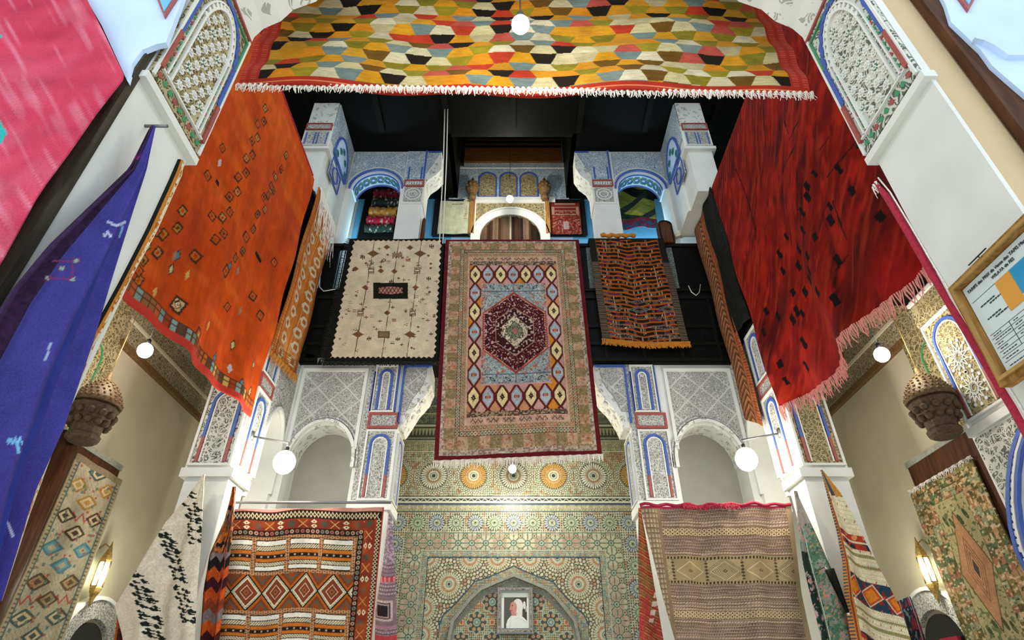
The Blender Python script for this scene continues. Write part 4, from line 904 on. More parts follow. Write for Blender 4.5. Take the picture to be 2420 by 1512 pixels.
# ---- 10. brown banded kilim, lower left
YL = 5.17
def sheetY(name, t, Lp, Rp, Y, nu, nv, fn, disp=None, thick=.012, tilt=0, label=None):
    """hanging cloth bounded by two lines in the plane y=Y; fn gets plane pixel-like coordinates and (u,v)"""
    L = [onY(a, b, Y) for a, b in Lp]; R = [onY(a, b, Y) for a, b in Rp]
    P, U, V = patch(L, R, nu, nv, (0, -1, 0), None)
    cz = (P[..., 2]-EYE)/P[..., 1]; yn = (cz*C_-S_)/(C_+cz*S_); PY = 756-1376*yn; PX = 1210+1376*P[..., 0]/P[..., 1]*(C_-yn*S_)
    col = fn(PX, PY, U, V)
    if disp is not None: P[..., 1] -= disp(U, V)
    return sheet(name, P, col, 'cloth', t, thick, (0, -1, 0), label), P
def p_bands(PX, PY, U, V):
    red, dk, tan, cr, og = '#7c2f1c', '#2c1a12', '#b98a5e', '#e2dac6', '#c06a22'
    D = 908-.10*(PY-1200)-PX                       # distance from the right edge
    wv = 3*np.sin(D*.021+1)-2*np.sin(D*.043)+2
    Y = PY-wv; c = base(PX, red); c *= (.8+.4*vn(PX*.12, PY*.3, 2))[..., None]
    def chain(a, b, t, m, colr='#cbb98e'):
        q = np.mod(t/9, 1)-.5; d = np.abs(q)*2+np.abs(a)/b; put(c, m & (d < 1.05) & (d > .55), colr)
    m = (Y < 1226) | (D < 12); put(c, m & (Y < 1205), '#c48a7a'); mm = m & (Y > 1206); put(c, mm, dk); put(c, (D < 3), '#a8402a')
    chain(Y-1216, 8, PX, (Y > 1206) & (Y < 1226) & (D > 10)); chain(D-9, 6, Y, (D < 16) & (Y > 1222)); put(c, (D > 14) & (D < 17) & (Y > 1224), '#8a3a20')
    m = ((Y > 1226) & (Y < 1249) & (D > 17)) | ((D > 17) & (D < 42) & (Y > 1226)); put(c, m, red)
    t = np.where(D < 42, Y, PX); w_ = np.where(D < 42, D-30, Y-1238); k = np.floor(t/26); f = np.mod(t/26, 1)-.5; kd = np.mod(k, 3)
    wx = (np.abs(np.abs(f)*22-np.abs(w_)) < 1.2) & (np.abs(w_) < 9); put(c, m & (kd == 0) & wx, '#cf9a5a')
    ey = (np.abs(f)*26 < 8-np.abs(np.abs(w_)-5)*1.4) & (np.abs(w_) > 1.5); put(c, m & (kd == 1) & ey, '#d8c49c'); put(c, m & (kd == 1) & (np.hypot(f*26, np.abs(w_)-5) < 1.8), red)
    put(c, m & (kd == 2) & (np.hypot(f*26, w_) < 8), '#4a4436'); mixc(c, np.where(m, (vn(PX*.05, PY*.05, 8)-.5)*1.2, 0), '#a8501c')
    m = ((Y > 1249) & (Y < 1264) & (D > 42)) | ((D > 42) & (D < 56) & (Y > 1249)); put(c, m, dk); t = np.where(D < 56, Y, PX); w_ = np.where(D < 56, D-49, Y-1256)
    k = np.floor(t/12); f = (np.mod(t/12, 1)-.5)*12; pick(c, m & (np.hypot(f, w_) < 4.6), hsh(k, 5), ['#8c7c68', '#9a5a48', '#6f7462', '#b08a72']); put(c, m & (np.hypot(f, w_) < 1.8), '#54302a')
    weave = lambda m: (put(c, m, tan), put(c, m & (np.mod(PX, 6) < 2.4) & (np.mod(PY+np.floor(PX/6)*3, 6) < 4), '#7a3a28'), put(c, m & (np.mod(PY, 9) < 1.2), '#4a2c1c'))
    inn = (Y > 1264) & (D > 56); weave(inn); q = D-66
    for y0 in (1274, 1450, 1622):
        m0 = inn & (Y > y0-3) & (Y < y0+72) & (q > 0); colw = 79; i = np.floor(q/colw); f = q-i*colw; m = m0 & (f < 68) & (Y > y0) & (Y < y0+69)
        put(c, m0 & (f < 69), '#4a3420'); yy = Y-y0-.5
        put(c, m, cr); put(c, m & (yy > 11) & (yy < 23), '#cdbf9c'); put(c, m & (yy > 11) & (yy < 23) & (np.mod(PX+yy, 6) < 1.8), '#4a3420')
        put(c, m & (yy > 22) & (yy < 33), og); put(c, m & (yy > 32) & (yy < 40), '#241811'); put(c, m & (yy > 33) & (yy < 39) & (np.hypot(np.mod(f, 16)-8, yy-36) < 2.4), '#b89a84'); put(c, m & (yy > 40) & (yy < 49), og)
        put(c, m & (yy > 49) & (yy < 59), '#cdbf9c'); put(c, m & (yy > 49) & (yy < 59) & (np.mod(PX-yy, 6) < 1.8), '#4a3420'); put(c, m & (yy > 59), cr)
        for b in (11, 22.5, 32.5, 40, 49, 59): put(c, m & (np.abs(yy-b) < 1), '#4a3420')
    for y0 in (1354, 1530):
        m = inn & (Y > y0) & (Y < y0+84); put(c, m, '#8a4318'); i = np.floor((q-2)/68); f = (q-2)-i*68-34; w_ = Y-(y0+42); d = np.abs(f)/33+np.abs(w_)/41
        dd = np.mod(d*5+.2, 1); put(c, m & (d > 1.05), '#a8561c'); put(c, m & (d > 1.3), '#7c3a18'); put(c, m & (d > 1.5), '#5d5040'); put(c, m & (d > 1.7), '#8a4318')
        put(c, m & (d < 1.1), '#1f1710'); put(c, m & (d < .98) & (np.mod(np.abs(f)+np.abs(w_)*.8, 5) < 2.4), '#c9bfa0'); put(c, m & (d < .88), '#d8c79c'); put(c, m & (d < .76), '#7c3a24'); put(c, m & (d < .44), '#d0b890'); put(c, m & (d < .38), '#7c3a24'); put(c, m & (d < .2), '#94542c'); put(c, m & (d < .06), '#2c1a12')
    c *= (.88+.24*vn(PX*.7, PY*.7, 9))[..., None]
    return c
t = thing('banded_kilim', (-1.8, YL, 2.5), 'rust brown kilim with white and orange bands and a row of diamonds, lower left', 'rug')
_, P = sheetY('field', t, [(555, 1203), (500, 1560)], [(908, 1199), (872, 1560)], YL, 400, 400, p_bands, lambda u, v: .02*np.sin(u*9+v*2+.5)*(.4+v)+.012*np.sin(u*21))
s = MB('thread', 'metal'); s.tube([(P[0, 0][0]-.02, YL+.03, 3.19), (P[0, -1][0]+.05, YL+.03, 3.19)], .012, 1, 8); s.build('hanging_rod', t, 'grey metal rod')

# ---- 11. taupe kilim, lower right
def p_taupe(PX, PY, U, V):
    E = PX-(1512+.115*(PY-1200)); c = base(PX, '#957c6a'); c *= (.85+.3*vn(PX*.05, PY*.15, 2))[..., None]
    r = (PY)/7.4; i = np.floor(r); f = r-i; put(c, (f < .22), '#5d4734'); k = hsh(i, 3)
    dot = (f > .35) & (f < .78) & (np.mod(PX+i*2, 6) < 3); put(c, dot & (k > .35), '#6d5540'); put(c, (f > .3) & (f < .8) & (np.mod(PX+f*7, 7) < 2.4) & (k <= .35), '#c9ad86')
    put(c, np.abs(f-.93) < .07, '#b89a84')
    for y0 in (1248, 1444):
        m = (PY > y0) & (PY < y0+17); put(c, m, '#8c7150'); q = np.mod(PX/11, 1)-.5; w_ = np.mod((PY-y0)/8.5, 1)-.5; d = np.hypot(q, w_); put(c, m & (d < .45) & (d > .25), '#d2b88c'); put(c, m & (d < .14), '#4f3c28')
    m = (PY > 1320) & (PY < 1378); put(c, m, '#a28a60'); z = np.mod((E-62)/82, 1)-.5; w_ = (PY-1349); d = np.abs(z)*82/34+np.abs(w_)/23; par = np.mod(np.floor((E-62)/82), 2)
    put(c, m & (d < 1) & (d > .93), '#d9c79a'); put(c, m & (par == 1) & (d < 1.5) & (np.mod(d*6, 1) < .3), '#6a5238'); put(c, m & (par == 1) & (np.abs(np.mod(d*6, 1)-.6) < .12), '#cbb587'); put(c, m & (d < .16), '#5d4734'); put(c, m & (d < .08), '#a28a60')
    put(c, m & (np.abs(np.abs(z)*82-41+2.0*np.sin(PY*.8)) < 2.0), '#54452f')
    for y0 in (1317, 1375): mm = (np.abs(PY-y0) < 5); put(c, mm, '#a28a60'); put(c, mm & (np.mod(PX, 8) < 4) & (np.abs(PY-y0-1) < 3), '#3f3426')
    m = (E < 38); put(c, m, '#9a8466'); put(c, m & ((np.mod(E, 8) < 1.8)), '#7d6548'); put(c, m & (np.mod(PY, 12) < 3), '#7d6548'); put(c, m & (np.mod(E, 8) > 4) & (np.mod(PY, 12) > 6), '#b8a184'); put(c, (E > 38) & (E < 47), '#8a7256')
    put(c, (V < .018), '#a8324a'); put(c, (U > .965) , '#a08866')
    return c
t = thing('taupe_kilim', (1.9, YL, 2.5), 'taupe striped kilim with pink top edge hung at lower right', 'rug')
_, P = sheetY('field', t, [(1512, 1197), (1565, 1420), (1605, 1560)], [(1869, 1194), (1899, 1400), (1935, 1560)], YL, 400, 380, p_taupe, lambda u, v: .035*np.sin(u*11+.6)*(.3+v)+.06*np.exp(-((u-.04)/.05)**2)*v+.015*np.sin(u*27+v*4))
fringe('fringe', [Vector(P[0, k])+Vector((0, -.015, .01)) for k in range(110, 270, 10)], .045, 60, 'threadred', t, w=.006, seed=20, down=(.2, -.3, -1))
s = MB('threadred'); s.tube([Vector(P[0, k])+Vector((0, 0, .012+.01*math.sin(k*.11))) for k in range(0, 400, 12)]+[Vector(P[0, -1])], .014, 0, 8); s.build('top_edge', t, 'crimson bound edge')

# ---- 12. red striped rug beside it, 13. mauve runner
t = thing('red_striped_rug', (1.2, 5.6, 2.3), 'rusty red striped rug hung beside the mosaic wall at right', 'rug')
def p_rs(PX, PY, U, V):
    c = base(PX, '#9a4030'); q = np.mod((PY-PX*.55)/14, 1); put(c, q < .14, '#bf9a5a'); put(c, (q > .5) & (q < .56), '#c9a060'); i = np.floor((PY-PX*.55)/14); mixc(c, np.where(hsh(i, 1) < .35, .5, 0)*np.ones_like(q), '#7d6a3c'); mixc(c, np.where((PY > 1390) & (vn(PX*.1, PY*.06, 2) > .55), .7, 0), '#b8383a')
    put(c, (np.abs(PX-1545+.2*(PY-1440)) < 6) & (np.mod(PY, 20) < 12) & (PY > 1400) & (PY < 1470), '#d9c2ac'); c *= (.8+.4*vn(PX*.3, PY*.3, 5))[..., None]; return c
sheetY('field', t, [(1509, 1200), (1508, 1330), (1512, 1560)], [(1514, 1200), (1545, 1380), (1575, 1560)], 5.45, 60, 240, p_rs, lambda u, v: .03*np.sin(u*6)*v)
t = thing('mauve_runner', (-1.3, 5.9, 2.3), 'narrow mauve patterned runner hung by the left edge of the mosaic wall', 'rug')
def p_mv(PX, PY, U, V):
    yy = PY-6*np.sin(U*3); c = base(PX, '#8f7680'); i = np.floor(yy/9); f = yy/9-i; put(c, f < .15, '#4f3c44'); put(c, (f > .4) & (f < .75) & (np.mod(PX+i*2, 6) < 3) & (hsh(i) < .6), '#c0a8a8')
    put(c, (hsh(i, 5) < .12), '#b0848c'); put(c, (yy > 1360) & (yy < 1372), '#b8444a'); put(c, (yy > 1360) & (yy < 1372) & (np.mod(PX, 10) < 4), '#d9888a'); put(c, (yy > 1498) & (yy < 1512), '#b8444a')
    d = np.maximum(np.abs(PX-905-.4*(yy-1440)*0), np.abs(yy-1440)); m = np.abs(yy-1440) < 34; put(c, m, '#8a7078'); put(c, d < 24, '#c9b0a8'); put(c, d < 19, '#5a4048'); put(c, d < 16, '#b09a94'); put(c, d < 13, '#2e2428'); put(c, yy < 1330, '#80707c'); m2 = (yy < 1330) & (vn(PX*.4, PY*.4, 3) > .55); put(c, m2, '#b39aa4')
    c *= (.85+.3*vn(PX*.4, PY*.4, 9))[..., None]; return c
sheetY('field', t, [(918, 1215), (905, 1330), (888, 1440), (884, 1560)], [(926, 1215), (935, 1360), (938, 1480), (938, 1560)], 5.93, 60, 240, p_mv, lambda u, v: .05*np.sin(u*PI))

# ---- 14. black-marked cream pile rug on the left pillar
def p_shag(PX, PY, U, V):
    c = base(PX, '#d6c9b0'); c *= (.82+.3*vn(PX*.35, PY*.35, 2))[..., None]; mixc(c, (fbm(PX*.02, PY*.02, 5)-.5)*.9, '#c7ab86'); mixc(c, np.where((PX < 345) & (PY > 1385), .3, 0), '#c2a68c')
    tracks = [((455, 1165), (478, 1300), 13), ((398, 1262), (465, 1480), 22), ((338, 1360), (372, 1510), 17)]
    for (a, b, n) in tracks:
        for i in range(n*2):
            t_ = i/(n*2-1); cx = a[0]+(b[0]-a[0])*t_; cy = a[1]+(b[1]-a[1])*t_; w_ = min(16, 7+28*t_*(1.6-t_))
            for j in range(-2, 3):
                qx = cx+j*w_*.5; qy = cy+j*2.5+3*math.sin(i*1.3)
                if (i*3+j*2) % 4 in (0, 1) and abs(j) > (i % 2)*0:
                    if hsh(i, j, a[0]) < .85:
                        d = np.abs(PX-qx)/5.8+np.abs(PY-qy-.2*(PX-qx))/4.3; put(c, d < 1, '#1c241a')
                        put(c, (np.abs(PX-qx-6) < 4.5) & (np.abs(PY-qy-2.2) < 1.2), '#1c241a')
    return c
t = thing('cream_pile_rug', (-2.7, 5.0, 2.5), 'cream pile rug with black stepped marks draped from a peg on the left pillar', 'rug')
sheetY('field', t, [(489, 1126), (450, 1185), (405, 1240), (372, 1295), (330, 1372), (292, 1440), (308, 1500), (318, 1560)], [(491, 1126), (488, 1200), (487, 1290), (480, 1400), (472, 1560)], 4.98, 190, 330, p_shag, lambda u, v: .05*np.sin(u*8+1)*np.clip(v*1.5, 0, 1)+.02*np.sin(u*19+v*3)*v+.07, .03)
t = thing('serrated_kilim', (-2.5, 5.2, 2.3), 'orange, black and maroon serrated kilim hanging in folds between pillar and banded kilim', 'rug')
def p_ser(PX, PY, U, V):
    z = V*17+.6*np.abs(np.mod(U*6, 2)-1); i = np.floor(z); c = base(PX, '#5a1f24'); pick(c, np.ones_like(U, bool), hsh(i, 2), ['#3f181c', '#c0521c', '#26322c', '#54202a', '#8a3c20', '#1f1818', '#7a6a66', '#b84c1c', '#2c2622'])
    put(c, (V < .42) & (vn(U*9, V*30, 2) > .45), '#6a4a34'); put(c, (V < .42) & (vn(U*12+3, V*40, 4) > .68), '#c0682c'); put(c, (V < .42) & (vn(U*9, V*30, 6) > .7), '#23251f'); put(c, (U > .8) & (np.abs(U-.82) < .02), '#b8443c')
    c *= (.75+.5*vn(U*30, V*80, 3))[..., None]; return c
sheetY('field', t, [(551, 1150), (530, 1230), (495, 1310), (480, 1400), (470, 1560)], [(556, 1150), (552, 1250), (540, 1360), (528, 1450), (515, 1560)], 5.05, 80, 240, p_ser, lambda u, v: .04*np.sin(u*9)*(.2+v), .012)
t = thing('small_striped_rug', (-3.2, 5.5, 1.9), 'sliver of a dark striped rug with an orange edge behind the cream pile rug', 'rug')
def p_sm(PX, PY, U, V): c = base(PX, '#5a3a22'); i = np.floor(V*30); pick(c, np.ones_like(U, bool), hsh(i, 1), ['#2c2a1c', '#7a4a28', '#b8541c', '#4a3c2c', '#5c1c1c']); put(c, U < .15, '#c8581e'); return c
sheetY('field', t, [(280, 1432), (273, 1490), (262, 1560)], [(330, 1432), (330, 1490), (330, 1560)], 5.15, 40, 70, p_sm, lambda u, v: .02*np.sin(u*9))

# ---- 15. right pillar rugs
t = thing('striped_berber_rug', (2.8, 5.0, 2.3), 'cream rug with red and blue diamond bands draped from a peg on the right pillar', 'rug')
def p_ber(PX, PY, U, V):
    sl = PY-.42*(PX-2000); c = base(PX, '#d9cba6'); bands = [(1255, 1285, 'r'), (1293, 1300, 'o'), (1316, 1322, 'o'), (1350, 1408, 'd'), (1425, 1430, 'o'), (1446, 1454, 'o'), (1480, 1560, 'r'), (1120, 1180, 'o')]
    put(c, np.mod(sl, 9) < .9, '#b5a47c')
    for a, b, k in bands:
        m = (sl > a) & (sl < b)
        if k == 'o': put(c, m, '#8a8450')
        elif k == 'r':
            put(c, m, '#a3382a'); v_ = vn(PX*.10, sl*.10, 4); put(c, m & (v_ > .62), '#24323a'); put(c, m & (v_ < .25), '#cf8a5a'); put(c, m & (np.abs(sl-(a+b)/2) < 2), '#d8c49c')
        else:
            put(c, m, '#2c3f4c'); z = np.mod((PX-1990)/50, 1)-.5; d = np.abs(z)*50/21+np.abs(sl-(a+b)/2)/24; put(c, m & (vn(PX*.2, sl*.2, 5) > .6), '#8a2c22'); put(c, m & (d < 1.15), '#d2b894'); put(c, m & (d < 1), '#b8482a'); put(c, m & (d < .75), '#d07a22')
    put(c, (np.mod(PX, 18) < 2) & (np.mod(sl, 30) > 24), '#b8604a')
    e = U < .16; put(c, e, '#b87a3a'); put(c, e & (np.mod(V*60, 1) < .5) & (U < .08), '#3c4450'); put(c, e & (np.abs(U-.11) < .02), '#8a3a22'); put(c, (V < .16) & (U > .3) & (U < .65), '#4a4a52'); put(c, (V < .17) & (U > .65), '#c0843a')
    c *= (.85+.3*vn(PX*.5, PY*.5, 7))[..., None]; return c
sheetY('field', t, [(1940, 1110), (1955, 1175), (1975, 1255), (1988, 1330), (1992, 1420), (2015, 1560)], [(1944, 1110), (1985, 1165), (2012, 1215), (2045, 1290), (2080, 1360), (2120, 1440), (2160, 1560)], 4.86, 170, 300, p_ber, lambda u, v: .05*np.sin(u*7+.5)*np.clip(v*1.5, 0, 1), .016)
t = thing('floral_rug', (2.55, 5.15, 2.3), 'green and pink floral rug bunched in a narrow fold beside the taupe kilim', 'rug')
def p_flo(PX, PY, U, V):
    c = base(PX, '#8c9080'); n = fbm(PX*.09, PY*.07, 3); put(c, n > .56, '#5a7a60'); put(c, n < .36, '#b58a84'); n2 = vn(PX*.24, PY*.2, 9); put(c, n2 > .8, '#c88a5c'); put(c, n2 < .14, '#2f4a3c'); put(c, (U < .30) & (n > .4) & (V > .4), '#233228'); put(c, np.abs(U-.36) < .02, '#cfd0bc'); put(c, V < .22, '#a89c8c'); c *= (.8+.4*vn(PX*.4, PY*.4, 5))[..., None]; return c
sheetY('field', t, [(1879, 1160), (1884, 1240), (1895, 1330), (1915, 1420), (1950, 1560)], [(1882, 1160), (1930, 1262), (1965, 1340), (2000, 1440), (2030, 1560)], 4.99, 110, 280, p_flo, lambda u, v: .03*np.sin(u*9+1)*(.2+v), .012)
t = thing('folded_cloth', (2.7, 4.9, 2.2), 'thin dark green folded cloth cone with white tip between the two right pillar rugs', 'hanging_cloth')  # a folded hanging cloth, shaped as a narrow cone on an added hook
s = MB('dark', 'white'); a, b = onY(1960, 1345, 4.76), onY(2004, 1448, 4.76); s.tube([a, a.lerp(b, .4), b], [.035, .028, .012], 0, 10); s.tube([b, b.lerp(a, -.05)], [.012, .006], 1, 8); s.build('cone', t); s = MB('metal'); s.tube([a+Vector((0, 0, -.02)), a+Vector((0, .06, .03)), Vector((a.x, 5.055, a.z+.03))], .005, 0, 6); s.build('hook', t)
t = thing('navy_rug', (3.3, 5.3, 2.0), 'dark navy patterned rug in the right side gallery below the wall lantern', 'rug')
def p_nav(PX, PY, U, V): c = base(PX, '#14161f'); n = vn(U*9, V*16, 2); put(c, n > .7, '#5c1c24'); put(c, n < .2, '#4a5a60'); put(c, np.abs(np.minimum(U, 1-U)-.12) < .02, '#6a6a70'); return c
sheetY('field', t, [(2121, 1420), (2135, 1470), (2155, 1560)], [(2151, 1408), (2170, 1460), (2200, 1560)], 5.5, 50, 70, p_nav, lambda u, v: .02*np.sin(u*7)*v)

# ---- 16. rugs in brown frames on the side gallery walls
def p_beige(x, y):                                   # x 0..1 (near -> far), y 0..1
    c = base(x, '#b3a688'); yy = y*22+.9*(x-.5); xx = x; j = np.floor(yy); f = yy-j-.5
    put(c, (np.mod(x*44, 1) < .3) & (np.mod(yy*16, 1) < .5) & (np.mod(j, 3) == 1), '#8a7f66'); z3 = np.abs(np.mod(x*14+yy*0, 2)-1); put(c, (np.mod(j, 5) == 3) & (np.abs(f-(z3-.5)*.5) < .10), '#b0584a')
    cols = [('#4b5a50', '#c9b48c', '#a87a5c'), ('#a8823c', '#cdb98c', '#b5904c'), ('#4f3c2c', '#c7b592', '#6a5440'), ('#4f7a80', '#6a9498', '#b3a688'), ('#5d4a34', '#a08a5c', '#b3a688')]
    for k in range(5):
        for cx, ph in ((.5, 0), (.24, 1), (.76, 1)):
            m0 = (np.mod(j+ph+k*0, 2) == 0) & (np.mod(np.floor((j+ph)/2), 5) == k); d = np.abs(x-cx)/.19+np.abs(f)/.56
            put(c, m0 & (d < 1), cols[k][0]); put(c, m0 & (d < .68), cols[k][1]); put(c, m0 & (d < .36), cols[k][2] if k % 2 else cols[k][0])
    put(c, (hsh(np.floor(x*24), np.floor(yy*5), 4) < .05) & (np.abs(np.mod(yy*5, 1)-.5) < .35), '#a8604c'); put(c, (hsh(np.floor(x*24), np.floor(yy*5), 6) < .05), '#6a7a6c')
    ed = np.minimum(x, 1-x); put(c, ed < .085, '#a89878'); put(c, (ed < .085) & (ed > .03) & (np.mod(y*90, 1) < .35), '#6a5c48'); put(c, np.abs(ed-.088) < .010, '#4f6a68'); put(c, y < .02, '#8c7c60'); c *= (.86+.28*vn(x*60, y*200, 3))[..., None]; return c
def p_right(x, y):
    c = base(x, '#8f8058'); n = vn(x*40, y*90, 3); ex = np.minimum(x, 1-x)*.9; ey = np.minimum(y, 1.0-y)*2.1; e = np.minimum(ex, ey); k = np.floor(e/.062); t_ = np.where(ex < ey, y*1.55, x*.9)
    i = np.floor(t_/.055); pick(c, (k < 4), hsh(i, k, 3), ['#7d6f40', '#a08058', '#5f6a44', '#a8865c', '#8c8c68', '#6a5a34', '#9a6a4c']); put(c, np.abs(e/.062-np.round(e/.062)) < .06, '#4a3f26'); put(c, (k < 4) & (n > .72), '#c0a880'); put(c, (k < 4) & (n < .2), '#4c4c30')
    m = k >= 4; put(c, m, '#a89a6c'); d = np.abs(x-.5)/.22+np.abs(y-.48)/.30; put(c, m & (d < 1), '#5a4a30'); put(c, m & (d < .95), '#b0805a'); put(c, m & (d < .62) & (np.mod(d*8, 1) < .35), '#7a5038'); put(c, m & (d < .16), '#3f3a28')
    for cx, cy in ((.36, .22), (.64, .22), (.36, .76), (.64, .76), (.44, .24), (.56, .24), (.44, .74), (.56, .74)): q = ((x-cx+(y-cy)*.6)/.022)**2+((y-cy)/.030)**2; put(c, m & (q < 1), '#46502f')
    put(c, m & (d >= 1) & (n > .7), '#6a7048'); c *= (.85+.3*vn(x*70, y*160, 8))[..., None]; return c
def wall_rug(side):
    L_ = side == 'l'; X = -3.52 if L_ else 3.52; f = FXl(X-.06) if L_ else FXr(X+.06); n = (1, 0, 0) if L_ else (-1, 0, 0)
    t = thing('board_hung_rug', (X, 4.8, 2.2), 'beige runner with coloured diamonds on a brown board, left gallery' if L_ else 'olive and peach medallion rug on a brown board in the right gallery', 'rug')
    s = MB('brown', 'greystone'); y0, y1 = (4.05, 5.12) if L_ else (4.12, 5.06)
    s.rect(f, y0, y1, .3, 3.45, -.05, .03); s.rect(f, y0-.01, y1+.01, 3.45, 3.50, -.06, .04, 1)
    if L_: s.tube([(X+.01, 4.28, .3), (X+.01, 4.28, 3.44)], .12, 0, 14)
    s.build('backing_board', t, 'dark brown wooden board')
    tp = [onX(178, 1082, X), onX(290, 1136, X)] if L_ else [onX(2300, 1092, X), onX(2152, 1172, X)]
    ya, yb = tp[0].y, tp[1].y
    zt = 3.38 if L_ else 3.24
    a, b = (Vector((X, ya, zt)), Vector((X, yb, zt))); zb = .7 if L_ else 1.78; a2, b2 = Vector((X, ya, zb)), Vector((X, yb+.02, zb))
    rug('field', a, b, b2, a2, 190, 420, p_beige if L_ else p_right, n, 1, 1, lambda u, v: .006*np.sin(u*12+v*7), t)
    if not L_: fringe('top_fringe', [a+Vector((0, 0, .03)), b+Vector((0, 0, .03))], .04, 60, 'thread', t, w=.006, seed=31, nrm=n)
wall_rug('l'); wall_rug('r')

# ---- 17. pink cloth, purple cloth, narrow edges on the near columns
YP = 1.12
def p_pink(PX, PY, U, V):
    c = base(PX, '#c23c52'); n = fbm(PX*.006+PY*.004, PY*.012, 3); mixc(c, (n-.5)*1.4, '#cf667c'); mixc(c, (.45-n)*1.6, '#a42038'); st = vn(PX*.09-PY*.05, PY*.012+PX*.004, 6); mixc(c, (st-.62)*1.4, '#dd8fa0')
    for a, b, r1, r2 in ((-4, 92, 16, 13), (-6, 305, 16, 28)): put(c, np.abs(PX-a)/r1+np.abs(PY-b)/r2 < 1, '#2fa39c')
    return c
t = thing('pink_cloth', (-1.5, YP, 3.5), 'crimson pink cloth with teal marks stretched across the upper left corner', 'cloth')
sheetY('field', t, [(-260, -80), (-260, 1100)], [(160, -80), (206, 0), (250, 85), (294, 178), (292, 190), (230, 265), (160, 360), (90, 450), (0, 605), (-160, 860), (-260, 1100)], YP, 150, 220, p_pink, lambda u, v: .02*np.sin(v*16+u*3)*(1-u)+.012*np.sin(v*37+u*9)*(1-u)+.01*np.sin(u*13+v*5), .006)
XP = XL+.05
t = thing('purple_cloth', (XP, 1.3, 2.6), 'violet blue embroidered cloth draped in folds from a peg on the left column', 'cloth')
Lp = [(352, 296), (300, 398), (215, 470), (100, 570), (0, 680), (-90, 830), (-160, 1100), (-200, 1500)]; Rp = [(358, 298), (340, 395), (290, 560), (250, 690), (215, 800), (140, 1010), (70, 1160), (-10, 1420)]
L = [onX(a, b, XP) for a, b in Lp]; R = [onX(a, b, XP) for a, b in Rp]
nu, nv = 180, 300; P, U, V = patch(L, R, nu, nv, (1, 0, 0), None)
# deep folds: the near part has its fold shade painted in dark plum
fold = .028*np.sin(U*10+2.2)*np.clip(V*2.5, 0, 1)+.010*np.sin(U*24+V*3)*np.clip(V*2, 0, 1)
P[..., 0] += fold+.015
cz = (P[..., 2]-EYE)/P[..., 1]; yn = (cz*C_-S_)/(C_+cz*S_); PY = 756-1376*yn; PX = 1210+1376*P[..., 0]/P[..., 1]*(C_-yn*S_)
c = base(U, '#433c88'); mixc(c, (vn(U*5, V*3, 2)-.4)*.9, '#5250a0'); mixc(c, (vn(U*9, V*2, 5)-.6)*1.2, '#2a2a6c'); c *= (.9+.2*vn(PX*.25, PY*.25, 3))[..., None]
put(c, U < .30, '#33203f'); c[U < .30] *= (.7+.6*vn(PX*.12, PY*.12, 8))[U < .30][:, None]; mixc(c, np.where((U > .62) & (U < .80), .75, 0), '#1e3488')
def near(a, b, r1, r2): return (np.abs(PX-a) < r1) & (np.abs(PY-b) < r2)
for a, b in ((179, 616), (171, 659), (146, 634), (113, 657)): put(c, near(a, b, 8, 6), '#7a3a5c'); put(c, near(a, b, 6, 4), '#8fb0a8')
for a, b, e, f in ((171, 616, 171, 659), (125, 616, 175, 618), (113, 657, 171, 659)):
    n = 14
    for i in range(n): put(c, near(a+(e-a)*i/n, b+(f-b)*i/n, 1.8, 1.8), '#8a3a6a')
for i in range(26): t_ = i/25; put(c, near(255+40*t_, 523+9*math.sin(t_*3), 2.4, 3), '#b8bcd8'); put(c, near(282+8*t_, 560-24*t_, 2, 2.4), '#7aa0c8'); put(c, near(245+18*t_, 553+6*math.sin(t_*9), 1.8, 2.6), '#b8bcd8')
for i in range(20): t_ = i/19; put(c, near(296+12*t_, 392+8*math.sin(t_*7), 2, 2.4), '#b0acd0'); put(c, near(280+55*t_, 425-60*t_, 1.4, 2), '#7a2a6a')
for i in range(16): t_ = i/15; put(c, near(18+34*t_, 1042+5*math.sin(t_*20), 1.6, 5), '#7ab8e0'); put(c, near(40+5*t_, 1040+32*t_, 4, 1.5), '#7ab8e0'); put(c, near(108+12*t_, 850-38*t_, 3, 1.5), '#9aa8c8'); put(c, near(20+10*t_, 1235+30*t_, 3, 2), '#c8c8e0')
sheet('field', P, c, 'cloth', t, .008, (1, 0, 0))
s = MB('metal'); q = onX(355, 300, XL); s.tube([q+Vector((-.02, 0, .005)), q+Vector((.06, 0, .005))], .006, 0, 8); s.build('peg', t)
# gold-edged rug glimpsed along the far edge of the left column
t = thing('gold_edged_rug', (XL, 1.57, 2.2), 'thin gold and cream edge of a rug hung behind the left column', 'rug')
E = .0
Lq = [(426, 376), (405, 425), (350, 545), (285, 672), (215, 800), (140, 985), (60, 1200), (-10, 1400)]; Rq = [(436, 380), (430, 415), (372, 545), (292, 690), (226, 812), (150, 1000), (72, 1212), (5, 1420)]
L = [onX(a, b, -1.29) for a, b in Lq]; R = [onX(a, b, -1.29) for a, b in Rq]
P, U, V = patch(L, R, 24, 420, (1, 0, 0), None); P[..., 0] -= .0
c = base(U, '#c07a2c'); n = vn(U*5, V*160, 3); put(c, (n > .45) & (U > .62), '#d8cbb0'); put(c, (n < .2) & (U > .35), '#a04c2c'); put(c, U < .2, '#1c1a14'); put(c, U > .9, '#d8cba8')
sheet('field', P, c, 'cloth', t, .01, (1, 0, 0))
t = thing('crimson_edged_rug', (XR, 1.56, 2.4), 'crimson bound edge of a rug hung behind the right column beside the framed chart', 'rug')
Q = [onX(a, b, XR+.02) for a, b in ((2072, 428), (2100, 462), (2150, 545), (2200, 632), (2250, 715), (2300, 795), (2350, 880), (2400, 960), (2450, 1050), (2520, 1180))]
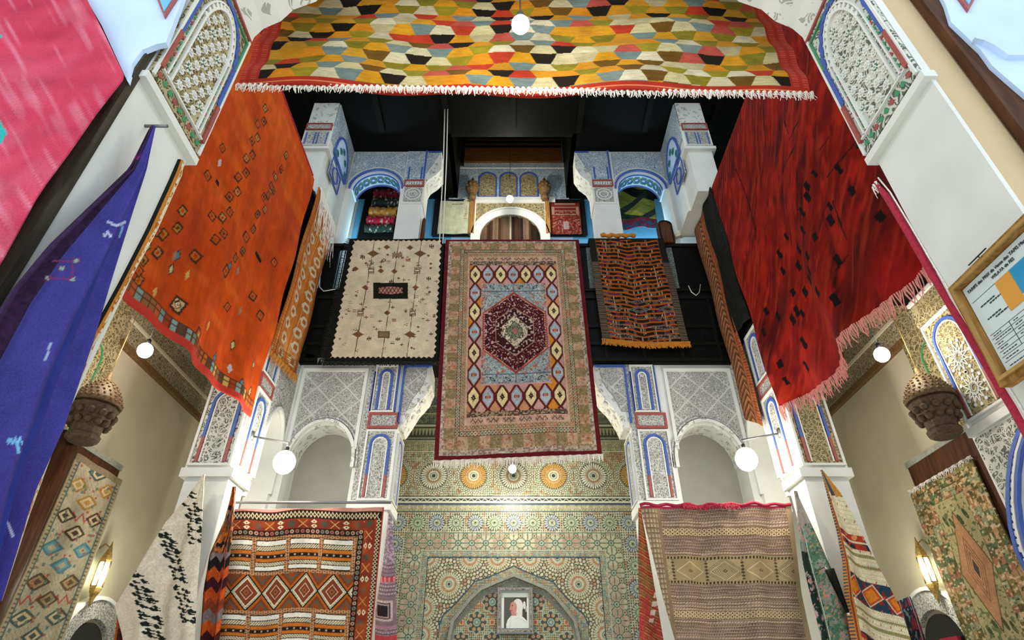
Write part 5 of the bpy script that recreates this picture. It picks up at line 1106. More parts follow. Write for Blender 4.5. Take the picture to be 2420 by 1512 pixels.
s = MB('threadred', 'thread'); s.tube([q+Vector((0, .01, 0)) for q in Q], [.006]+[.0125]*(len(Q)-1), 0, 8); s.tube([q+Vector((-.004, -.018, 0)) for q in Q], .003, 1, 6); s.build('bound_edge', t)
fringe('tassel', [Q[0], Q[0]+Vector((0, .03, .0))], .045, 14, 'thread', t, w=.004, seed=40, nrm=(-1, 0, 0))
# ================================================================ MOSAIC WALL
YZ = 7.19
def grid(x0, x1, y0, y1, Y, nu, nv):
    """flat wall sheet in the plane y=Y spanning real extents; returns points and the plane's own picture-scale coordinates"""
    a = onY(x0, y0, Y); b = onY(x1, y1, Y); w_ = max(abs(onY(x0, y0, Y).x), abs(b.x))
    xs = np.linspace(-w_, w_, nu); zs = np.linspace(a.z, b.z, nv); X_, Z_ = np.meshgrid(xs, zs)
    P = np.stack([X_, np.full_like(X_, Y), Z_], -1); return P
def pxy(P):
    cz = (P[..., 2]-EYE)/P[..., 1]; yn = (cz*C_-S_)/(C_+cz*S_); return 1210+1376*P[..., 0]/P[..., 1]*(C_-yn*S_), 756-1376*yn
P = grid(905, 1530, 905, 1560, YZ, 640, 700); X_, Z_ = P[..., 0], P[..., 2]; PX, PY = pxy(P)
MX = .02                                             # axis of the wall
gx = X_-MX; zz = lambda py: zAt(py, YZ)
def micro(m, s, cols, ring='#232a20', grout='#c9c6a4'):
    """small strapwork mosaic: linked rings and dots"""
    for off in (0, .5):
        a = gx/s+off; b = Z_/s+off; ai, bi = np.floor(a), np.floor(b); d = np.hypot(a-ai-.5, b-bi-.5)
        if off == 0: put(c, m, ring)
        pick(c, m & (d < .36), hsh(ai, bi, 3+off), cols); put(c, m & (d < .15), ring)
c = base(X_, '#39402f')
def rosette(cx, cz, R, petals, pc, ring, core='#c8c8a8', bg='#232a20', eye='#1f241c'):
    dx, dz = gx-cx, Z_-cz; r = np.hypot(dx, dz)/R; th = np.arctan2(dz, dx); m = r < 1
    put(c, m, bg); a = np.mod(th*petals/(2*PI), 1)-.5; put(c, m & (r > .58) & (r < .97) & (np.abs(a) < .36*np.clip((1.03-r)*6, 0, 1)), pc)
    put(c, r < .58, ring); put(c, (r < .56) & (r > .50) & (np.mod(th*petals/(2*PI), 1) < .5), core); put(c, r < .40, core); put(c, r < .26, bg); put(c, r < .22, core); put(c, r < .14, eye)
def scatter(cx, cz, R0, R1, n, s, cols):
    """rings of little tiles spreading from a rosette"""
    dx, dz = gx-cx, Z_-cz; r = np.hypot(dx, dz); th = np.arctan2(dz, dx); k = np.floor((r-R0)/s); m = (r >= R0) & (r < R1); f = (r-R0)/s-k; a = th*n/(2*PI)+.5*np.mod(k, 2); i = np.floor(a); g = a-i
    put(c, m, '#3c3f2c'); pick(c, m & (np.hypot((f-.5)*2, (g-.5)*2) < .82), hsh(i, k, 2), cols)
GR = ['#c9c9a8', '#b7bf9c', '#a9b594', '#cfc9a8', '#b8a878', '#a88058']; WH = ['#d4cfaf', '#d8d2b4', '#cdc6a2', '#c99a78', '#c4b888', '#b0a878']
# top: dark carved friezes
m = PY < 1000; micro(m, .05, ['#7f8a6a', '#6a7458', '#8c9274', '#4f5a44']); 
for k in range(-8, 9):
    q = k*.21; put(c, (PY < 958) & (np.abs(gx-q) < .008), '#3a4a8a'); put(c, (PY < 958) & (np.abs(gx-q-.03) < .006), '#8c8c74')
for a, b, h in ((958, 961, '#a8a888'), (976, 979, '#b8b48c'), (1003, 1008, '#c8c49c'), (1034, 1036, '#b0b08c'), (1040, 1042, '#a8a888'), (1066, 1068, '#c0bc98')): put(c, (PY > a) & (PY < b), h)
m = (PY > 1008) & (PY < 1034); put(c, m, '#2c3024'); z = np.abs(np.mod(gx/.045, 1)-.5)*2; put(c, m & ((PY-1008)/26 < 1-z*.9) & (PY > 1012) & (PY < 1028), '#9a9a74')
m = (PY > 1042) & (PY < 1066); micro(m, .042, ['#c2bc94', '#a8a87c'])
m = (PY > 1068) & (PY < 1172); micro(m, .046, GR, '#26301f')
m2 = m & (fbm(gx*4, Z_*7, 4) > .55); micro(m2, .046, ['#c0946c', '#b07858', '#c4b48c', '#b4a070'], '#2e3524')
zr = zz(1124)
for i in range(-4, 5):
    cx = i*.505; scatter(cx, zr, .16, .24, 40, .022, ['#cfcfae', '#c2c49c', '#d6d2b4'])
    kind = i % 2
    if kind: rosette(cx, zr, .172, 36, '#c8953c', '#b07a34', '#c9c4a0')
    else: rosette(cx, zr, .172, 32, '#d6d3b8', '#8a6238', '#b8bc9c')
put(c, (PY > 1172) & (PY < 1204), '#1f281f'); put(c, (PY > 1174) & (PY < 1177.5), '#d0d2bc'); put(c, (PY > 1184) & (PY < 1188), '#d0d2bc'); put(c, (PY > 1190) & (PY < 1193), '#2c4468')
m = (PY > 1178) & (PY < 1184); put(c, m & (np.abs(np.sin(gx*75)*2.6-(PY-1181)) < 1.0), '#d0d2bc')
m = (PY > 1193) & (PY < 1207); micro(m, .036, ['#d6cf9c', '#d2ccb0', '#c8bc84'], '#1f241c'); put(c, (PY > 1207) & (PY < 1210), '#2c4468')
# frame levels: distance inward from the outer edge on both sides and from the top
hw = 1.526; side = hw-np.abs(gx); top = zz(1210)-Z_; e = np.minimum(side, top); t_ = np.where(side < top, Z_, gx)
low = PY > 1210
m = low; micro(m, .055, ['#c4ae88', '#c9c4a4', '#b9bc9c', '#b89474', '#d0ccb0'], '#34402f')
z0 = zz(1235)
for i in range(-6, 7):
    rosette(i*.232, z0, .098, 18, '#b9c2a0' if i % 2 else '#b0b8b8', '#5c7a4c' if i % 2 else '#54626c', '#c0c4a4')
for sg in (-1, 1):
    for j in range(12): rosette(sg*(hw-.115), z0-.245*(j+1), .098, 18, '#b9c2a0' if j % 2 else '#b0b8b8', '#4c7a54' if j % 2 else '#4c6478', '#c0c4a4')
b1 = .25; m = low & (e > b1-.012); put(c, m, '#7d8c74')
m = low & (e > b1); put(c, m, '#b5b090'); s_ = .165; a = gx/s_; b = (Z_-zz(1283))/s_; ai, bi = np.round(a), np.round(b); d = np.hypot(a-ai, b-bi); th = np.arctan2(b-bi, a-ai)
put(c, m & (np.abs(np.sin(th*4+PI/8*0)) < .30) & (d > .2), '#3f5a44'); pick(c, m & (np.abs(np.sin(th*4)) > .62) & (d > .26) & (d < .52), hsh(ai, bi, 4), ['#bfa08a', '#c2bea0', '#b0907c', '#b9bc98']); put(c, m & (d < .22), '#3f5c4c'); put(c, m & (d < .15), '#b4bc9c'); put(c, m & (d < .08), '#4c6a6c'); a2, b2 = a-.5, b-.5; d2 = np.hypot(a2-np.round(a2), b2-np.round(b2)); put(c, m & (d2 < .19), '#466248'); put(c, m & (d2 < .13), '#c2b48c'); put(c, m & (d2 < .07), '#6a4a34')
b2_ = .437; m = low & (e > b2_); put(c, m, '#a8b49c'); m = low & (e > b2_+.012); micro(m, .036, ['#cfc8a4', '#bcc09c', '#c8a478', '#9fae9c'], '#24343c')
b3 = .515; m = low & (e > b3); put(c, m, '#24404c'); b4 = b3+.014; inn = low & (e > b4)
# cream ground with radiating rosettes
put(c, inn, '#c9c19c'); hw2 = hw-b4; ztop = zz(1210)-b4
ctr = [(sx*q, zc) for sx in (1, -1) for (q, zc) in ((.19, ztop), (.51, ztop), (1.0, ztop), (.74, zz(1380)), (1.0, zz(1437)), (1.0, zz(1500)), (1.0, zz(1570)))]
best = np.full(X_.shape, 9.); who = np.zeros(X_.shape, int)
for k, (cx, cz) in enumerate(ctr):
    r = np.hypot(gx-cx, Z_-cz); u_ = r < best; best[u_] = r[u_]; who[u_] = k
for k, (cx, cz) in enumerate(ctr):
    mk = inn & (who == k); dx, dz = gx-cx, Z_-cz; r = np.hypot(dx, dz); th = np.arctan2(dz, dx); R0, s_ = .125, .040; kk = np.floor((r-R0)/s_); f = (r-R0)/s_-kk; n = np.where(kk < 2, 30, np.where(kk < 5, 30, 38)); a = th*n/(2*PI)+.5*np.mod(kk, 2); i = np.floor(a); g = a-i
    mm = mk & (r > R0); put(c, mm, '#3a3c2a'); dd = np.hypot((f-.5)*1.9, (g-.5)*1.9); pick(c, mm & (dd < .80), hsh(i, kk, 2), ['#d2caa6', '#d6cfae', '#cbbd94', '#c9b89c', '#d2caa6', '#c08a64', '#c4ba8c']); q = mm & (hsh(i, kk, 6) < .12); put(c, q & (dd < .45), '#5a4030')
    m_ = inn & (r < R0) & (who == k); put(c, m_, '#d2cba8'); put(c, m_ & (r > .09) & (np.mod(th*30/(2*PI), 1) < .22), '#3a3c2a'); put(c, m_ & (r < .088), '#a86434'); put(c, m_ & (r < .088) & (r > .062) & (np.mod(th*30/(2*PI), 1) < .3), '#c9b48c'); put(c, m_ & (r < .062), '#c2c3a2'); put(c, m_ & (r < .034), '#2c3a34'); put(c, m_ & (r < .027), '#c8c9aa'); put(c, m_ & (r < .017), '#2c3024')
# pointed niche: polygonal arch given by its real outline
PXP = lambda L: [(abs(onY(a, b, YZ).x-MX), zz(b)) for a, b in L]
ap = [(0, zz(1335))]+PXP([(1194, 1345), (1151, 1363), (1121, 1372), (1108, 1388), (1071, 1429), (1046, 1452), (1036, 1477), (1032, 1512), (1030, 1600)])
mo = [(0, zz(1361))]+PXP([(1178, 1375), (1137, 1393), (1114, 1414), (1085, 1450), (1071, 1468), (1062, 1512), (1058, 1600)])
ax = np.array([q[0] for q in ap]); az = np.array([q[1] for q in ap])
def arch_h(gxa, off):  # signed: positive inside
    best = np.full(gxa.shape, 9.)
    for (x0, z0_), (x1, z1_) in zip(ap[:-1], ap[1:]):
        dx, dz = x1-x0, z1_-z0_; L2 = dx*dx+dz*dz; t = np.clip(((gxa-x0)*dx+(Z_-z0_)*dz)/L2, 0, 1); best = np.minimum(best, np.hypot(gxa-x0-t*dx, Z_-z0_-t*dz))
    return best
ag = np.abs(gx); zc = np.interp(ag, ax, az, right=-9); inside = (ag < ax[-1]) & (Z_ < zc); ad = arch_h(ag, 0)
m = inside; put(c, m, '#1f3c4c'); m = inside & (ad > .016); micro(m, .034, ['#cbbf94', '#b9b98c', '#c9905c', '#a8b094', '#8c9c94'], '#26322c')
m = inside & (ad > .14); put(c, m, '#8a8a78')
m = inside & (ad > .185); put(c, m, '#252c22'); micro(m, .044, ['#c2c4a0', '#a8b48c', '#c28a5c', '#b8a468'], '#252c22')
s_ = .40
for i in range(-5, 5):
    for j in range(0, 8):
        cx, cz = (.24+.17*i if i >= 0 else -.24+.17*(i+1)), zz(1422)-j*.205
        if ((i if i >= 0 else -i-1)+j) % 2: 
            sq = np.maximum(np.abs(gx-cx), np.abs(Z_-cz)); mm = m & (sq < .034); put(c, mm, '#a85a34'); put(c, m & (sq < .027), '#d0bc84'); put(c, m & (sq < .016), '#b8483c'); continue
        dx, dz = gx-cx, Z_-cz; r = np.hypot(dx, dz); th = np.arctan2(dz, dx); lob = 1+.10*np.cos(th*8)
        put(c, m & (r < .115*lob), '#a9b69c'); put(c, m & (r < .10*lob), '#2c3326'); a = np.mod(th*8/(2*PI), 1)-.5; q = np.hypot((r-.072), a*.072*.78); put(c, m & (q < .021), '#a8744c' if (i % 4) else '#b8683c'); put(c, m & (q < .013), '#cdbd8c'); put(c, m & (q < .006), '#6a3a28'); put(c, m & (r < .040), '#9fb09c'); put(c, m & (r < .030), '#6f8a74'); put(c, m & (r < .012), '#b8c0a4')
mixc(c, np.full(X_.shape, .16), '#8c9488'); c *= (.88+.2*vn(gx*70, Z_*70, 3))[..., None]
o = sheet('mosaic_tilework', P, c, 'tile', wall_back, .02, (0, -1, 0))
# raised edge of the niche
s = MB('greystone', 'warmcarved'); fz = FY(YZ)
L = [(MX+q[0]*sg, q[1]) for sg in (-1,) for q in reversed(ap[:-1])][:-1]+[(MX+q[0], q[1]) for q in ap[:-1]]
inner = [(MX-q[0], q[1]) for q in reversed(mo)]+[(MX+q[0], q[1]) for q in mo[1:]]
s.strip(fz, inner, .035, 0, .07, 0); s.build('niche_moulding', wall_back)
# carved beam face above the mosaic
s = MB('warmcarved', 'dark'); s.rect(FY(7.2), -2.5, 2.6, 5.25, 5.96, 0, .03, 0); s.build('carved_frieze', wall_back)

# framed portrait
t = thing('framed_portrait', (0, 7.1, 1.9), 'framed photograph of a person in white hooded robe hanging in the mosaic niche', 'picture')
YF = 7.13; a, b = onY(1181, 1394, YF), onY(1255, 1492, YF)
def p_port(x, y):
    c = base(x, '#e9eee2'); m = (x > .10) & (x < .93) & (y > .15) & (y < 1); put(c, m, '#4c4640'); mixc(c, np.where(m & (x < .45), .5, 0), '#6a6862')
    put(c, m & (np.hypot((x-.84)/.05, (y-.37)/.11) < 1), '#d8d8d4'); put(c, m & (np.abs(x-.9) < .03) & (y > .4) & (y < .55), '#a8a8a4')
    hood = np.hypot((x-.60)/.19, (y-.40)/.21) < 1; hood |= (np.abs(x-.64) < .12) & (y > .38) & (y < .66)
    sh = (y > .60+.9*np.maximum(.42-x, 0)**1+.75*np.maximum(x-.66, 0)) & (x > .18); sh &= (y > .62+2.2*np.maximum(.30-x, 0)); put(c, m & sh, '#e2e6de'); put(c, m & hood, '#dedcd4')
    face = np.hypot((x-.44)/.12, (y-.42)/.15) < 1; face |= (np.hypot((x-.43)/.09, (y-.53)/.09) < 1); face |= (np.abs(x-.345-(y-.42)*-.3) < .03) & (np.abs(y-.45) < .05); face |= (x > .37) & (x < .55) & (y > .5) & (y < .66-.4*(x-.37)*0)
    put(c, m & face & (x < .56), '#c98878'); put(c, m & (np.hypot((x-.405)/.030, (y-.385)/.010) < 1), '#5a342c'); put(c, m & (np.hypot((x-.40)/.035, (y-.365)/.006) < 1), '#4a2c24'); put(c, m & (np.hypot((x-.375)/.03, (y-.515)/.008) < 1), '#9a4a44')
    put(c, m & (np.abs(np.hypot((x-.62)/.22, (y-.41)/.25)-.80) < .03) & (x < .6), '#c2bfb6'); put(c, m & sh & (np.abs(x-.36+.2*(y-.7)) < .006), '#b9bdb6'); put(c, m & sh & (np.abs(y-.70-.5*np.abs(x-.62)) < .008) & (x > .5), '#c4c8c0')
    return c
rug('photograph', Vector((a.x+.02, YF, a.z-.02)), Vector((b.x-.02, YF, a.z-.02)), Vector((b.x-.02, YF, b.z+.03)), Vector((a.x+.02, YF, b.z+.03)), 130, 170, p_port, (0, -1, 0), 1, 1, None, t, 'paper', .01)
s = MB('warmcarved', 'metal'); fr = FY(YF); s.strip(fr, [(a.x, a.z), (b.x, a.z), (b.x, b.z), (a.x, b.z)], .045, -.05, .03, 1, True); s.strip(fr, [(a.x, a.z), (b.x, a.z), (b.x, b.z), (a.x, b.z)], .015, .03, .04, 0, True); s.build('frame', t)

# ---------------------------------------------------------------- framed price chart on the right column
XC = XR-.045
t = thing('framed_chart', (XC, 1.3, 2.0), 'framed printed price chart with orange and blue panels on the right column', 'chart')
a, b = onX(2264, 684, XC), onX(2380, 912, XC); y1 = a.y; y0 = y1-.50; z1, z0 = a.z, b.z; z0 = onX(2378, 905, XC).z
MT['gilt'] = M_plain('gilt_moulding', '#b08a4c', .4, .2, var=.2, scale=30)
MT['ink'] = M_plain('grey_ink', '#3c4044', .8, bs=0)
fr = FXr(XC); s = MB('oak', 'gilt'); s.strip(fr, [(y0, z0), (y1, z0), (y1, z1), (y0, z1)], .024, -.015, .02, 0, True); s.strip(fr, [(y0+.006, z0+.006), (y1-.006, z0+.006), (y1-.006, z1-.006), (y0+.006, z1-.006)], .010, .02, .028, 1, True); s.build('frame', t)
A0, A1, B0, B1 = y0+.015, y1-.015, z0+.015, z1-.015
q = MB('paperwhite') if 'paperwhite' in MT else None
MT['paperwhite'] = M_plain('printed_sheet', '#d3dcd6', .6, var=.03, bs=0); MT['orangeprint'] = M_plain('orange_print', '#d9983a', .6, var=.06, bs=.05); MT['blueprint'] = M_plain('blue_print', '#1e8fb8', .6, var=.08, bs=.05)
s = MB('paperwhite', 'orangeprint', 'blueprint', 'ink'); s.rect(fr, A0, A1, B0, B1, -.005, .002, 0)
W_ = A1-A0; Hh = B1-B0; at = lambda f, g: (A1-f*W_, B1-g*Hh)      # f from the far edge, g downwards
def bxp(f0, f1, g0, g1, m, d=.004): p = at(f0, g0); q = at(f1, g1); s.rect(fr, q[0], p[0], q[1], p[1], .001, d, m)
bxp(.23, .35, .19, .52, 1); bxp(.355, .62, .19, .46, 2)
for g in (.19, .585, .63, .68, .73, .78, .835, .89): bxp(.02, .98, g, g+.003, 3, .003)
for f in (.18, .36, .54, .72): bxp(f, f+.003, .585, .835, 3, .003)
rnd = random.Random(8)
for g in (.60, .645, .695, .745, .80, .855, .93):
    for f in (.04, .21, .39, .57, .75):
        n = rnd.randint(2, 5); x = f
        for k in range(n): l = rnd.uniform(.012, .03); bxp(x, x+l, g+.006, g+.014, 3, .003); x += l+.006
for g, f0 in ((.28, .06), (.31, .13), (.43, .06), (.46, .12)):
    x = f0
    for k in range(5): l = rnd.uniform(.012, .028); bxp(x, x+l, g, g+.014, 3, .003); x += l+.005
s.build('printed_sheet', t, 'white printed sheet with an orange and a blue panel')
def text(body, f, g, size, parent, name='lettering'):
    cu = bpy.data.curves.new('tmp', 'FONT'); cu.body = body; cu.size = size; cu.extrude = .0008; cu.align_x = 'LEFT'
    o = bpy.data.objects.new('tmp', cu); C.objects.link(o); bpy.context.view_layer.update()
    me = bpy.data.meshes.new_from_object(o.evaluated_get(bpy.context.evaluated_depsgraph_get())); bpy.data.objects.remove(o)
    p = at(f, g); O, U, V, N = fr
    for v in me.vertices: x, y, z = v.co; w_ = O+Vector((0, -1, 0))*(x-p[0])+V*(p[1]+y)+N*(.004+z); v.co = (w_.x, p[0]-x, w_.z)
    me.materials.clear(); me.materials.append(MT['ink']); me.name = name; return link(name, me, parent)
text('TARIFS des PRIX de Vente des TAPIS Marocains', .03, .085, .0138, t, 'title_lettering'); text('WILAYA de FES', .23, .145, .0135, t, 'subtitle_lettering')
s = MB('glass')
s = MB('black'); p = onX(2322, 602, XR-.01); s.tube([(XR-.02, p.y-.03, p.z), (XR-.02, p.y+.05, p.z+.0)], .0022, 0, 6); s.tube([(XR-.02, p.y+.005, p.z), (XR-.02, p.y+.005, z1)], .0015, 0, 6); s.build('hanging_wire', t)

# ================================================================ UPPER BACK GALLERY
YU = 6.99; fu = FY(YU); U = lambda px, py: (lambda q: (q.x, q.z))(onY(px, py, YU))
def Urect(s, x0, x1, y0, y1, d0, d1, m=0):
    a = U(x0, y1); b = U(x1, y1); zt = U(x0, y0)[1]; s.rect(fu, a[0], b[0], a[1], zt, d0, d1, m)
s = MB('brownH', 'dark'); Urect(s, 1076, 1326, 318, 386, 0, .05); 
for k, py in enumerate((322, 332, 342, 352)): Urect(s, 1076, 1326, py, py+3, .05, .07, 1)
s.build('wooden_panel', wall_back)
s = MB('bluecarved', 'paintblue', 'paintred', 'white', 'goldcarved'); Urect(s, 1060, 1345, 387, 478, 0, .02, 0); Urect(s, 1060, 1345, 398, 400, .02, .03, 3)
for x0, x1 in ((1130, 1174), (1180, 1223), (1228, 1272)):
    a = U(x0, 468); b = U(x1, 468); r = (b[0]-a[0])/2; zt = U(x0, 412)[1]
    s.prism(fu, archpath(a[0]+.015, b[0]-.015, a[1], zt-r, zt, 14), .02, .028, 4); s.strip(fu, archpath(a[0]+.01, b[0]-.01, a[1], zt-r, zt, 14), .022, .02, .04, 1); s.strip(fu, [a, b], .02, .02, .04, 1)
Urect(s, 1098, 1312, 470, 484, 0, .05, 3); s.build('arcaded_panel', wall_back)
# lit doorway
a = U(1122, 560); b = U(1290, 560); c_ = (a[0]+b[0])/2; ri = U(1277, 560)[0]-c_; zt = U(1204, 514)[1]
s = MB('goldcarved', 'white', 'white'); x0, x1 = a[0]-.02, b[0]+.02; ztop = U(1204, 484)[1]; zs = zt-ri
s.prism(fu, archhole(x0, x1, ZB1, ztop, c_-ri, c_+ri, zs, zt, 28), 0, .06, 0)
s.strip(fu, archpath(c_-ri-.06, c_+ri+.06, ZB1, zs, zt+.06, 28), .12, .06, .08, 1); s.strip(fu, archpath(c_-ri-.14, c_+ri+.14, ZB1, zs, zt+.14, 28), .02, .06, .10, 1)
s.strip(fu, [(x0, ZB1), (x0, ztop), (x1, ztop), (x1, ZB1)], .05, .0, .09, 1); s.build('door_surround', wall_back)
t = thing('striped_curtain', (c_, YU, 7), 'dark brown striped curtain filling the lit arched doorway of the upper gallery', 'curtain')
xs = np.linspace(c_-ri-.02, c_+ri+.02, 160); zs_ = np.linspace(zt+.02, ZB1, 40); X2, Z2 = np.meshgrid(xs, zs_); P = np.stack([X2, 6.965+.012*np.sin(X2*60), Z2], -1)
cc = base(X2, '#3a281c'); pick(cc, np.ones_like(X2, bool), hsh(np.floor(X2/.045), 0, 4), ['#2a1c14', '#5a4634', '#3a281c', '#6a5644', '#241812']); put(cc, np.abs(X2-c_) < .008, '#9aa08c')
sheet('field', P, cc, 'cloth', t, .01, (0, -1, 0))
for X0, lab in (((1108, 1120), 'left'), ((1290, 1301), 'right')):
    s = MB('oak'); Urect(s, X0[0], X0[1], 478, 560, .0, .10); tag(s.build('door_post'), 'oak door post at the %s side of the lit arched doorway' % lab, 'post')
# cream sheet in dark frame, red rug in dark frame
t = thing('cream_hanging', (-.9, YU, 7), 'cream cloth with small dark lettering in a dark frame left of the lit doorway', 'cloth')
s = MB('black', 'brown'); Urect(s, 1022, 1110, 474, 560, .0, .03); Urect(s, 1020, 1042, 476, 560, .03, .06); s.build('frame', t)
a = U(1042, 483); b = U(1108, 560)
def p_cr(x, y):
    c = base(x, '#c5c3a0'); m = (y > .08) & (y < .115) & (x > .42) & (x < .80); put(c, m & (np.mod(x*26, 1) < .6), '#4a2c24')
    for k, (q, r) in enumerate(((.88, .42), (.86, .48), (.87, .55))): put(c, (np.abs(x-q) < .05) & (np.abs(y-r) < .012), '#8a3a34')
    put(c, (np.abs(x-.88) < .015) & (y > .15) & (y < .5) & (np.mod(y*40, 1) < .6), '#9a4a40'); c *= (.9+.2*vn(x*40, y*6, 2))[..., None]; return c
rug('field', Vector((a[0], YU-.08, a[1])), Vector((b[0], YU-.08, a[1])), Vector((b[0], YU-.08, b[1])), Vector((a[0], YU-.08, b[1])), 60, 70, p_cr, (0, -1, 0), 1, 1, lambda u, v: .006*np.sin(u*9), t)
s = MB('thread'); q = Vector((b[0]-.05, YU-.10, a[1]+.01)); s.tube([q+Vector((-.08, 0, .05)), q, q+Vector((.07, 0, .06))], .008, 0, 6); s.tube([q+Vector((-.06, 0, -.03)), q, q+Vector((.05, 0, -.03))], .008, 0, 6); s.build('tie', t)
t = thing('framed_red_rug', (.6, YU, 7), 'small brick red rug in a dark frame right of the lit doorway', 'rug')
s = MB('black', 'brown'); Urect(s, 1290, 1386, 474, 560, .0, .03, 0); Urect(s, 1378, 1388, 474, 560, .03, .06, 0); s.build('frame', t)
a = U(1298, 485); b = U(1376, 560)
def p_rr(x, y):
    c = base(x, '#7a2c24'); i = np.floor(x*26); j = np.floor(y*26); pick(c, (y > .3), hsh(i, j, 2), ['#8a3a30', '#7a2c24', '#94503c', '#a8705c', '#6a241e', '#7a2c24']); put(c, (np.abs(np.mod(y*9, 1)-.5) < .08) & (y < .45) & (x > .16) & (x < .84), '#c9b09c'); ed = np.minimum(x, 1-x); put(c, (ed < .03) | (y < .05), '#5a1414'); put(c, (ed > .06) & (ed < .14) & (y > .15) & (y < .40), '#b08a78'); put(c, (np.abs(x-.5) < .09) & (y > .62) & (y < .86), '#b49a94'); return c
rug('field', Vector((a[0], YU-.07, a[1])), Vector((b[0], YU-.07, a[1])), Vector((b[0], YU-.07, b[1])), Vector((a[0], YU-.07, b[1])), 80, 80, p_rr, (0, -1, 0), 1, 1, None, t)
# carved wooden lantern brackets
for k, (px, lab) in enumerate(((1115, 'left'), (1288, 'right'))):
    q = onY(px, 470, YU-.12); t = thing('wooden_sconce', q, 'pineapple-shaped carved wooden sconce %s of the three little blind arches' % lab, 'sconce', 'carved sconces of the upper gallery')
    s = MB('bark'); s.lathe(q, [(.045, -.02), (.07, .02), (.06, .10), (.075, .14), (.10, .20), (.105, .30), (.09, .36), (.05, .42), (.03, .46), (.02, .49), (.001, .53)], 0, 10, True)
    for i in range(10): g = 2*PI*i/10; s.ball(q+Vector((.10*math.cos(g), .10*math.sin(g), .27)), .02, 0, 6); s.ball(q+Vector((.085*math.cos(g), .085*math.sin(g), .36)), .016, 0, 6)
    s.box(q.x-.05, q.x+.05, q.y, YU, q.z-.03, q.z+.02); s.build('body', t)
# doorway with folded rugs seen through the left upper arch
YD = 7.0; D = lambda px, py: (lambda q: (q.x, q.z))(onY(px, py, YD-.05))
s = MB('black'); a, b = D(868, 445), D(948, 562); s.rect(FY(YD), a[0], b[0]-.0, ZB1, a[1], 0, .05); struct('door_1', s)
ys = [458, 482, 503, 525, 545, 562]; colr = ['#6a1c28', '#23302c', '#b8782c', '#9a1c34', '#24342c']; nm = ['wine red', 'blackish green', 'orange', 'crimson', 'dark green']; lbs = ['topmost', 'second', 'middle', 'fourth', 'lowest']
for k in range(5):
    z1_ = D(900, ys[k])[1]; z0_ = D(900, ys[k+1])[1]+.012; x0 = D(882-k*1.4, 500)[0]; x1 = D(946-k*1.5, 500)[0]
    zc = (z0_+z1_)/2; h = (z1_-z0_)/2; n = 10; s2 = []
    ym = YD-.16; xs = np.linspace(x0, x1, 36); th = np.linspace(PI*.5, -PI*.5, 14); TH_, X2 = np.meshgrid(th, xs, indexing='ij')
    P = np.stack([X2, ym-.07*np.cos(TH_)-.006*np.sin(X2*60+k), zc+h*np.sin(TH_)+.008*np.sin(X2*14+k)], -1); cc = base(X2, colr[k]); cc *= (.7+.6*vn(X2*70, TH_*6, k))[..., None]
    put(cc, (vn(X2*40, TH_*3, k+9) > .80), '#b89a80')
    o = sheet('folded_rug', P, cc, 'cloth', None, .05, (0, -1, 0)); tag(o, '%s folded rug, %s of the stack in the left upper doorway' % (nm[k], lbs[k]), 'rug', 'folded rugs stacked in the left upper doorway')
t = thing('olive_rug', (1.9, 6.7, 7.4), 'olive and dark green rug hanging behind the right upper arch', 'rug')
def p_ol(PX, PY, U, V):
    c = base(PX, '#5f6430'); y_ = V+.10*np.sin(U*4+1); i = np.floor(y_*9); pick(c, np.ones_like(U, bool), hsh(i, 3), ['#747a34', '#23302c', '#5f6c3c', '#8c8c3c', '#1f2420', '#4c5c54']); m = np.abs(np.mod(V*2.2+U*1.1, 1)-.5) < .13; put(c, m, '#2a3430'); put(c, V > .8, '#6a2a34'); put(c, (V > .86) & (vn(U*20, V*30, 2) > .5), '#2c4a6a'); c *= (.7+.6*vn(U*9, V*60, 6))[..., None]; return c
YO = 6.6
sheetY('field', t, [(1452, 430), (1468, 540)], [(1540, 430), (1556, 536)], YO, 90, 110, p_ol, lambda u, v: .03*np.sin(u*8+v*4))
s = MB('dark'); a = onY(1450, 430, YO); b = onY(1545, 430, YO); s.tube([(a.x-.1, YO+.02, a.z+.01), (b.x+.1, YO+.02, b.z+.01)], .012, 0, 8); s.build('hanging_rod', t)

# things standing at the rail
q = onY(1583, 560, 5.9)
t = thing('round_topped_box', (2.2, 6.15, ZR), 'brown round-topped leather box on the rail at the right back corner', 'box')
a, b = onY(1560, 562, 5.9), onY(1595, 562, 5.9); zt = onY(1578, 520, 5.9).z
s = MB('brown'); s.prism(FY(5.9), archpath(a.x, b.x, ZR, zt-.08, zt, 12), -.09, 0); s.build('body', t)
s = MB('dark'); s.strip(FY(5.9), archpath(a.x+.02, b.x-.02, ZR+.01, zt-.09, zt-.02, 12), .012, 0, .01); s.build('edge_band', t)
t = thing('junction_box', (2.3, 6.0, ZR), 'small cream plastic box tilted on the rail below the right upper pillar', 'box')
a = onY(1607, 549, 5.95); s = MB('cream'); f2 = (Vector((a.x, 5.95, a.z)), Vector((.9, 0, .43)), Vector((-.43, 0, .9)), Vector((0, -1, 0)))
s.rect(f2, -.09, .09, -.045, .045, -.08, 0); s.rect(f2, -.08, .08, -.01, .0, 0, .006); s.build('casing', t)
for (px, nm_, col_) in ((997, 'dark red', 'brown'), (1417, 'amber', 'oak')):
    a = onY(px, 560, 6.05); zt = onY(px, 512 if px < 1200 else 528, 6.05).z
    s = MB(col_); s.tube([(a.x, 6.07, ZR-.1), (a.x, 6.07, zt-.05), (a.x, 6.07, zt)], [.035, .028, .005], 0, 8); tag(s.build('wooden_stake'), '%s wooden stake rising behind the rail beside the %s upper column' % (nm_, 'left' if px < 1200 else 'right'), 'stake')
t = thing('white_notice', (-2.2, 5.9, 5.2), 'small white label card at the left end of the balcony beam', 'card')
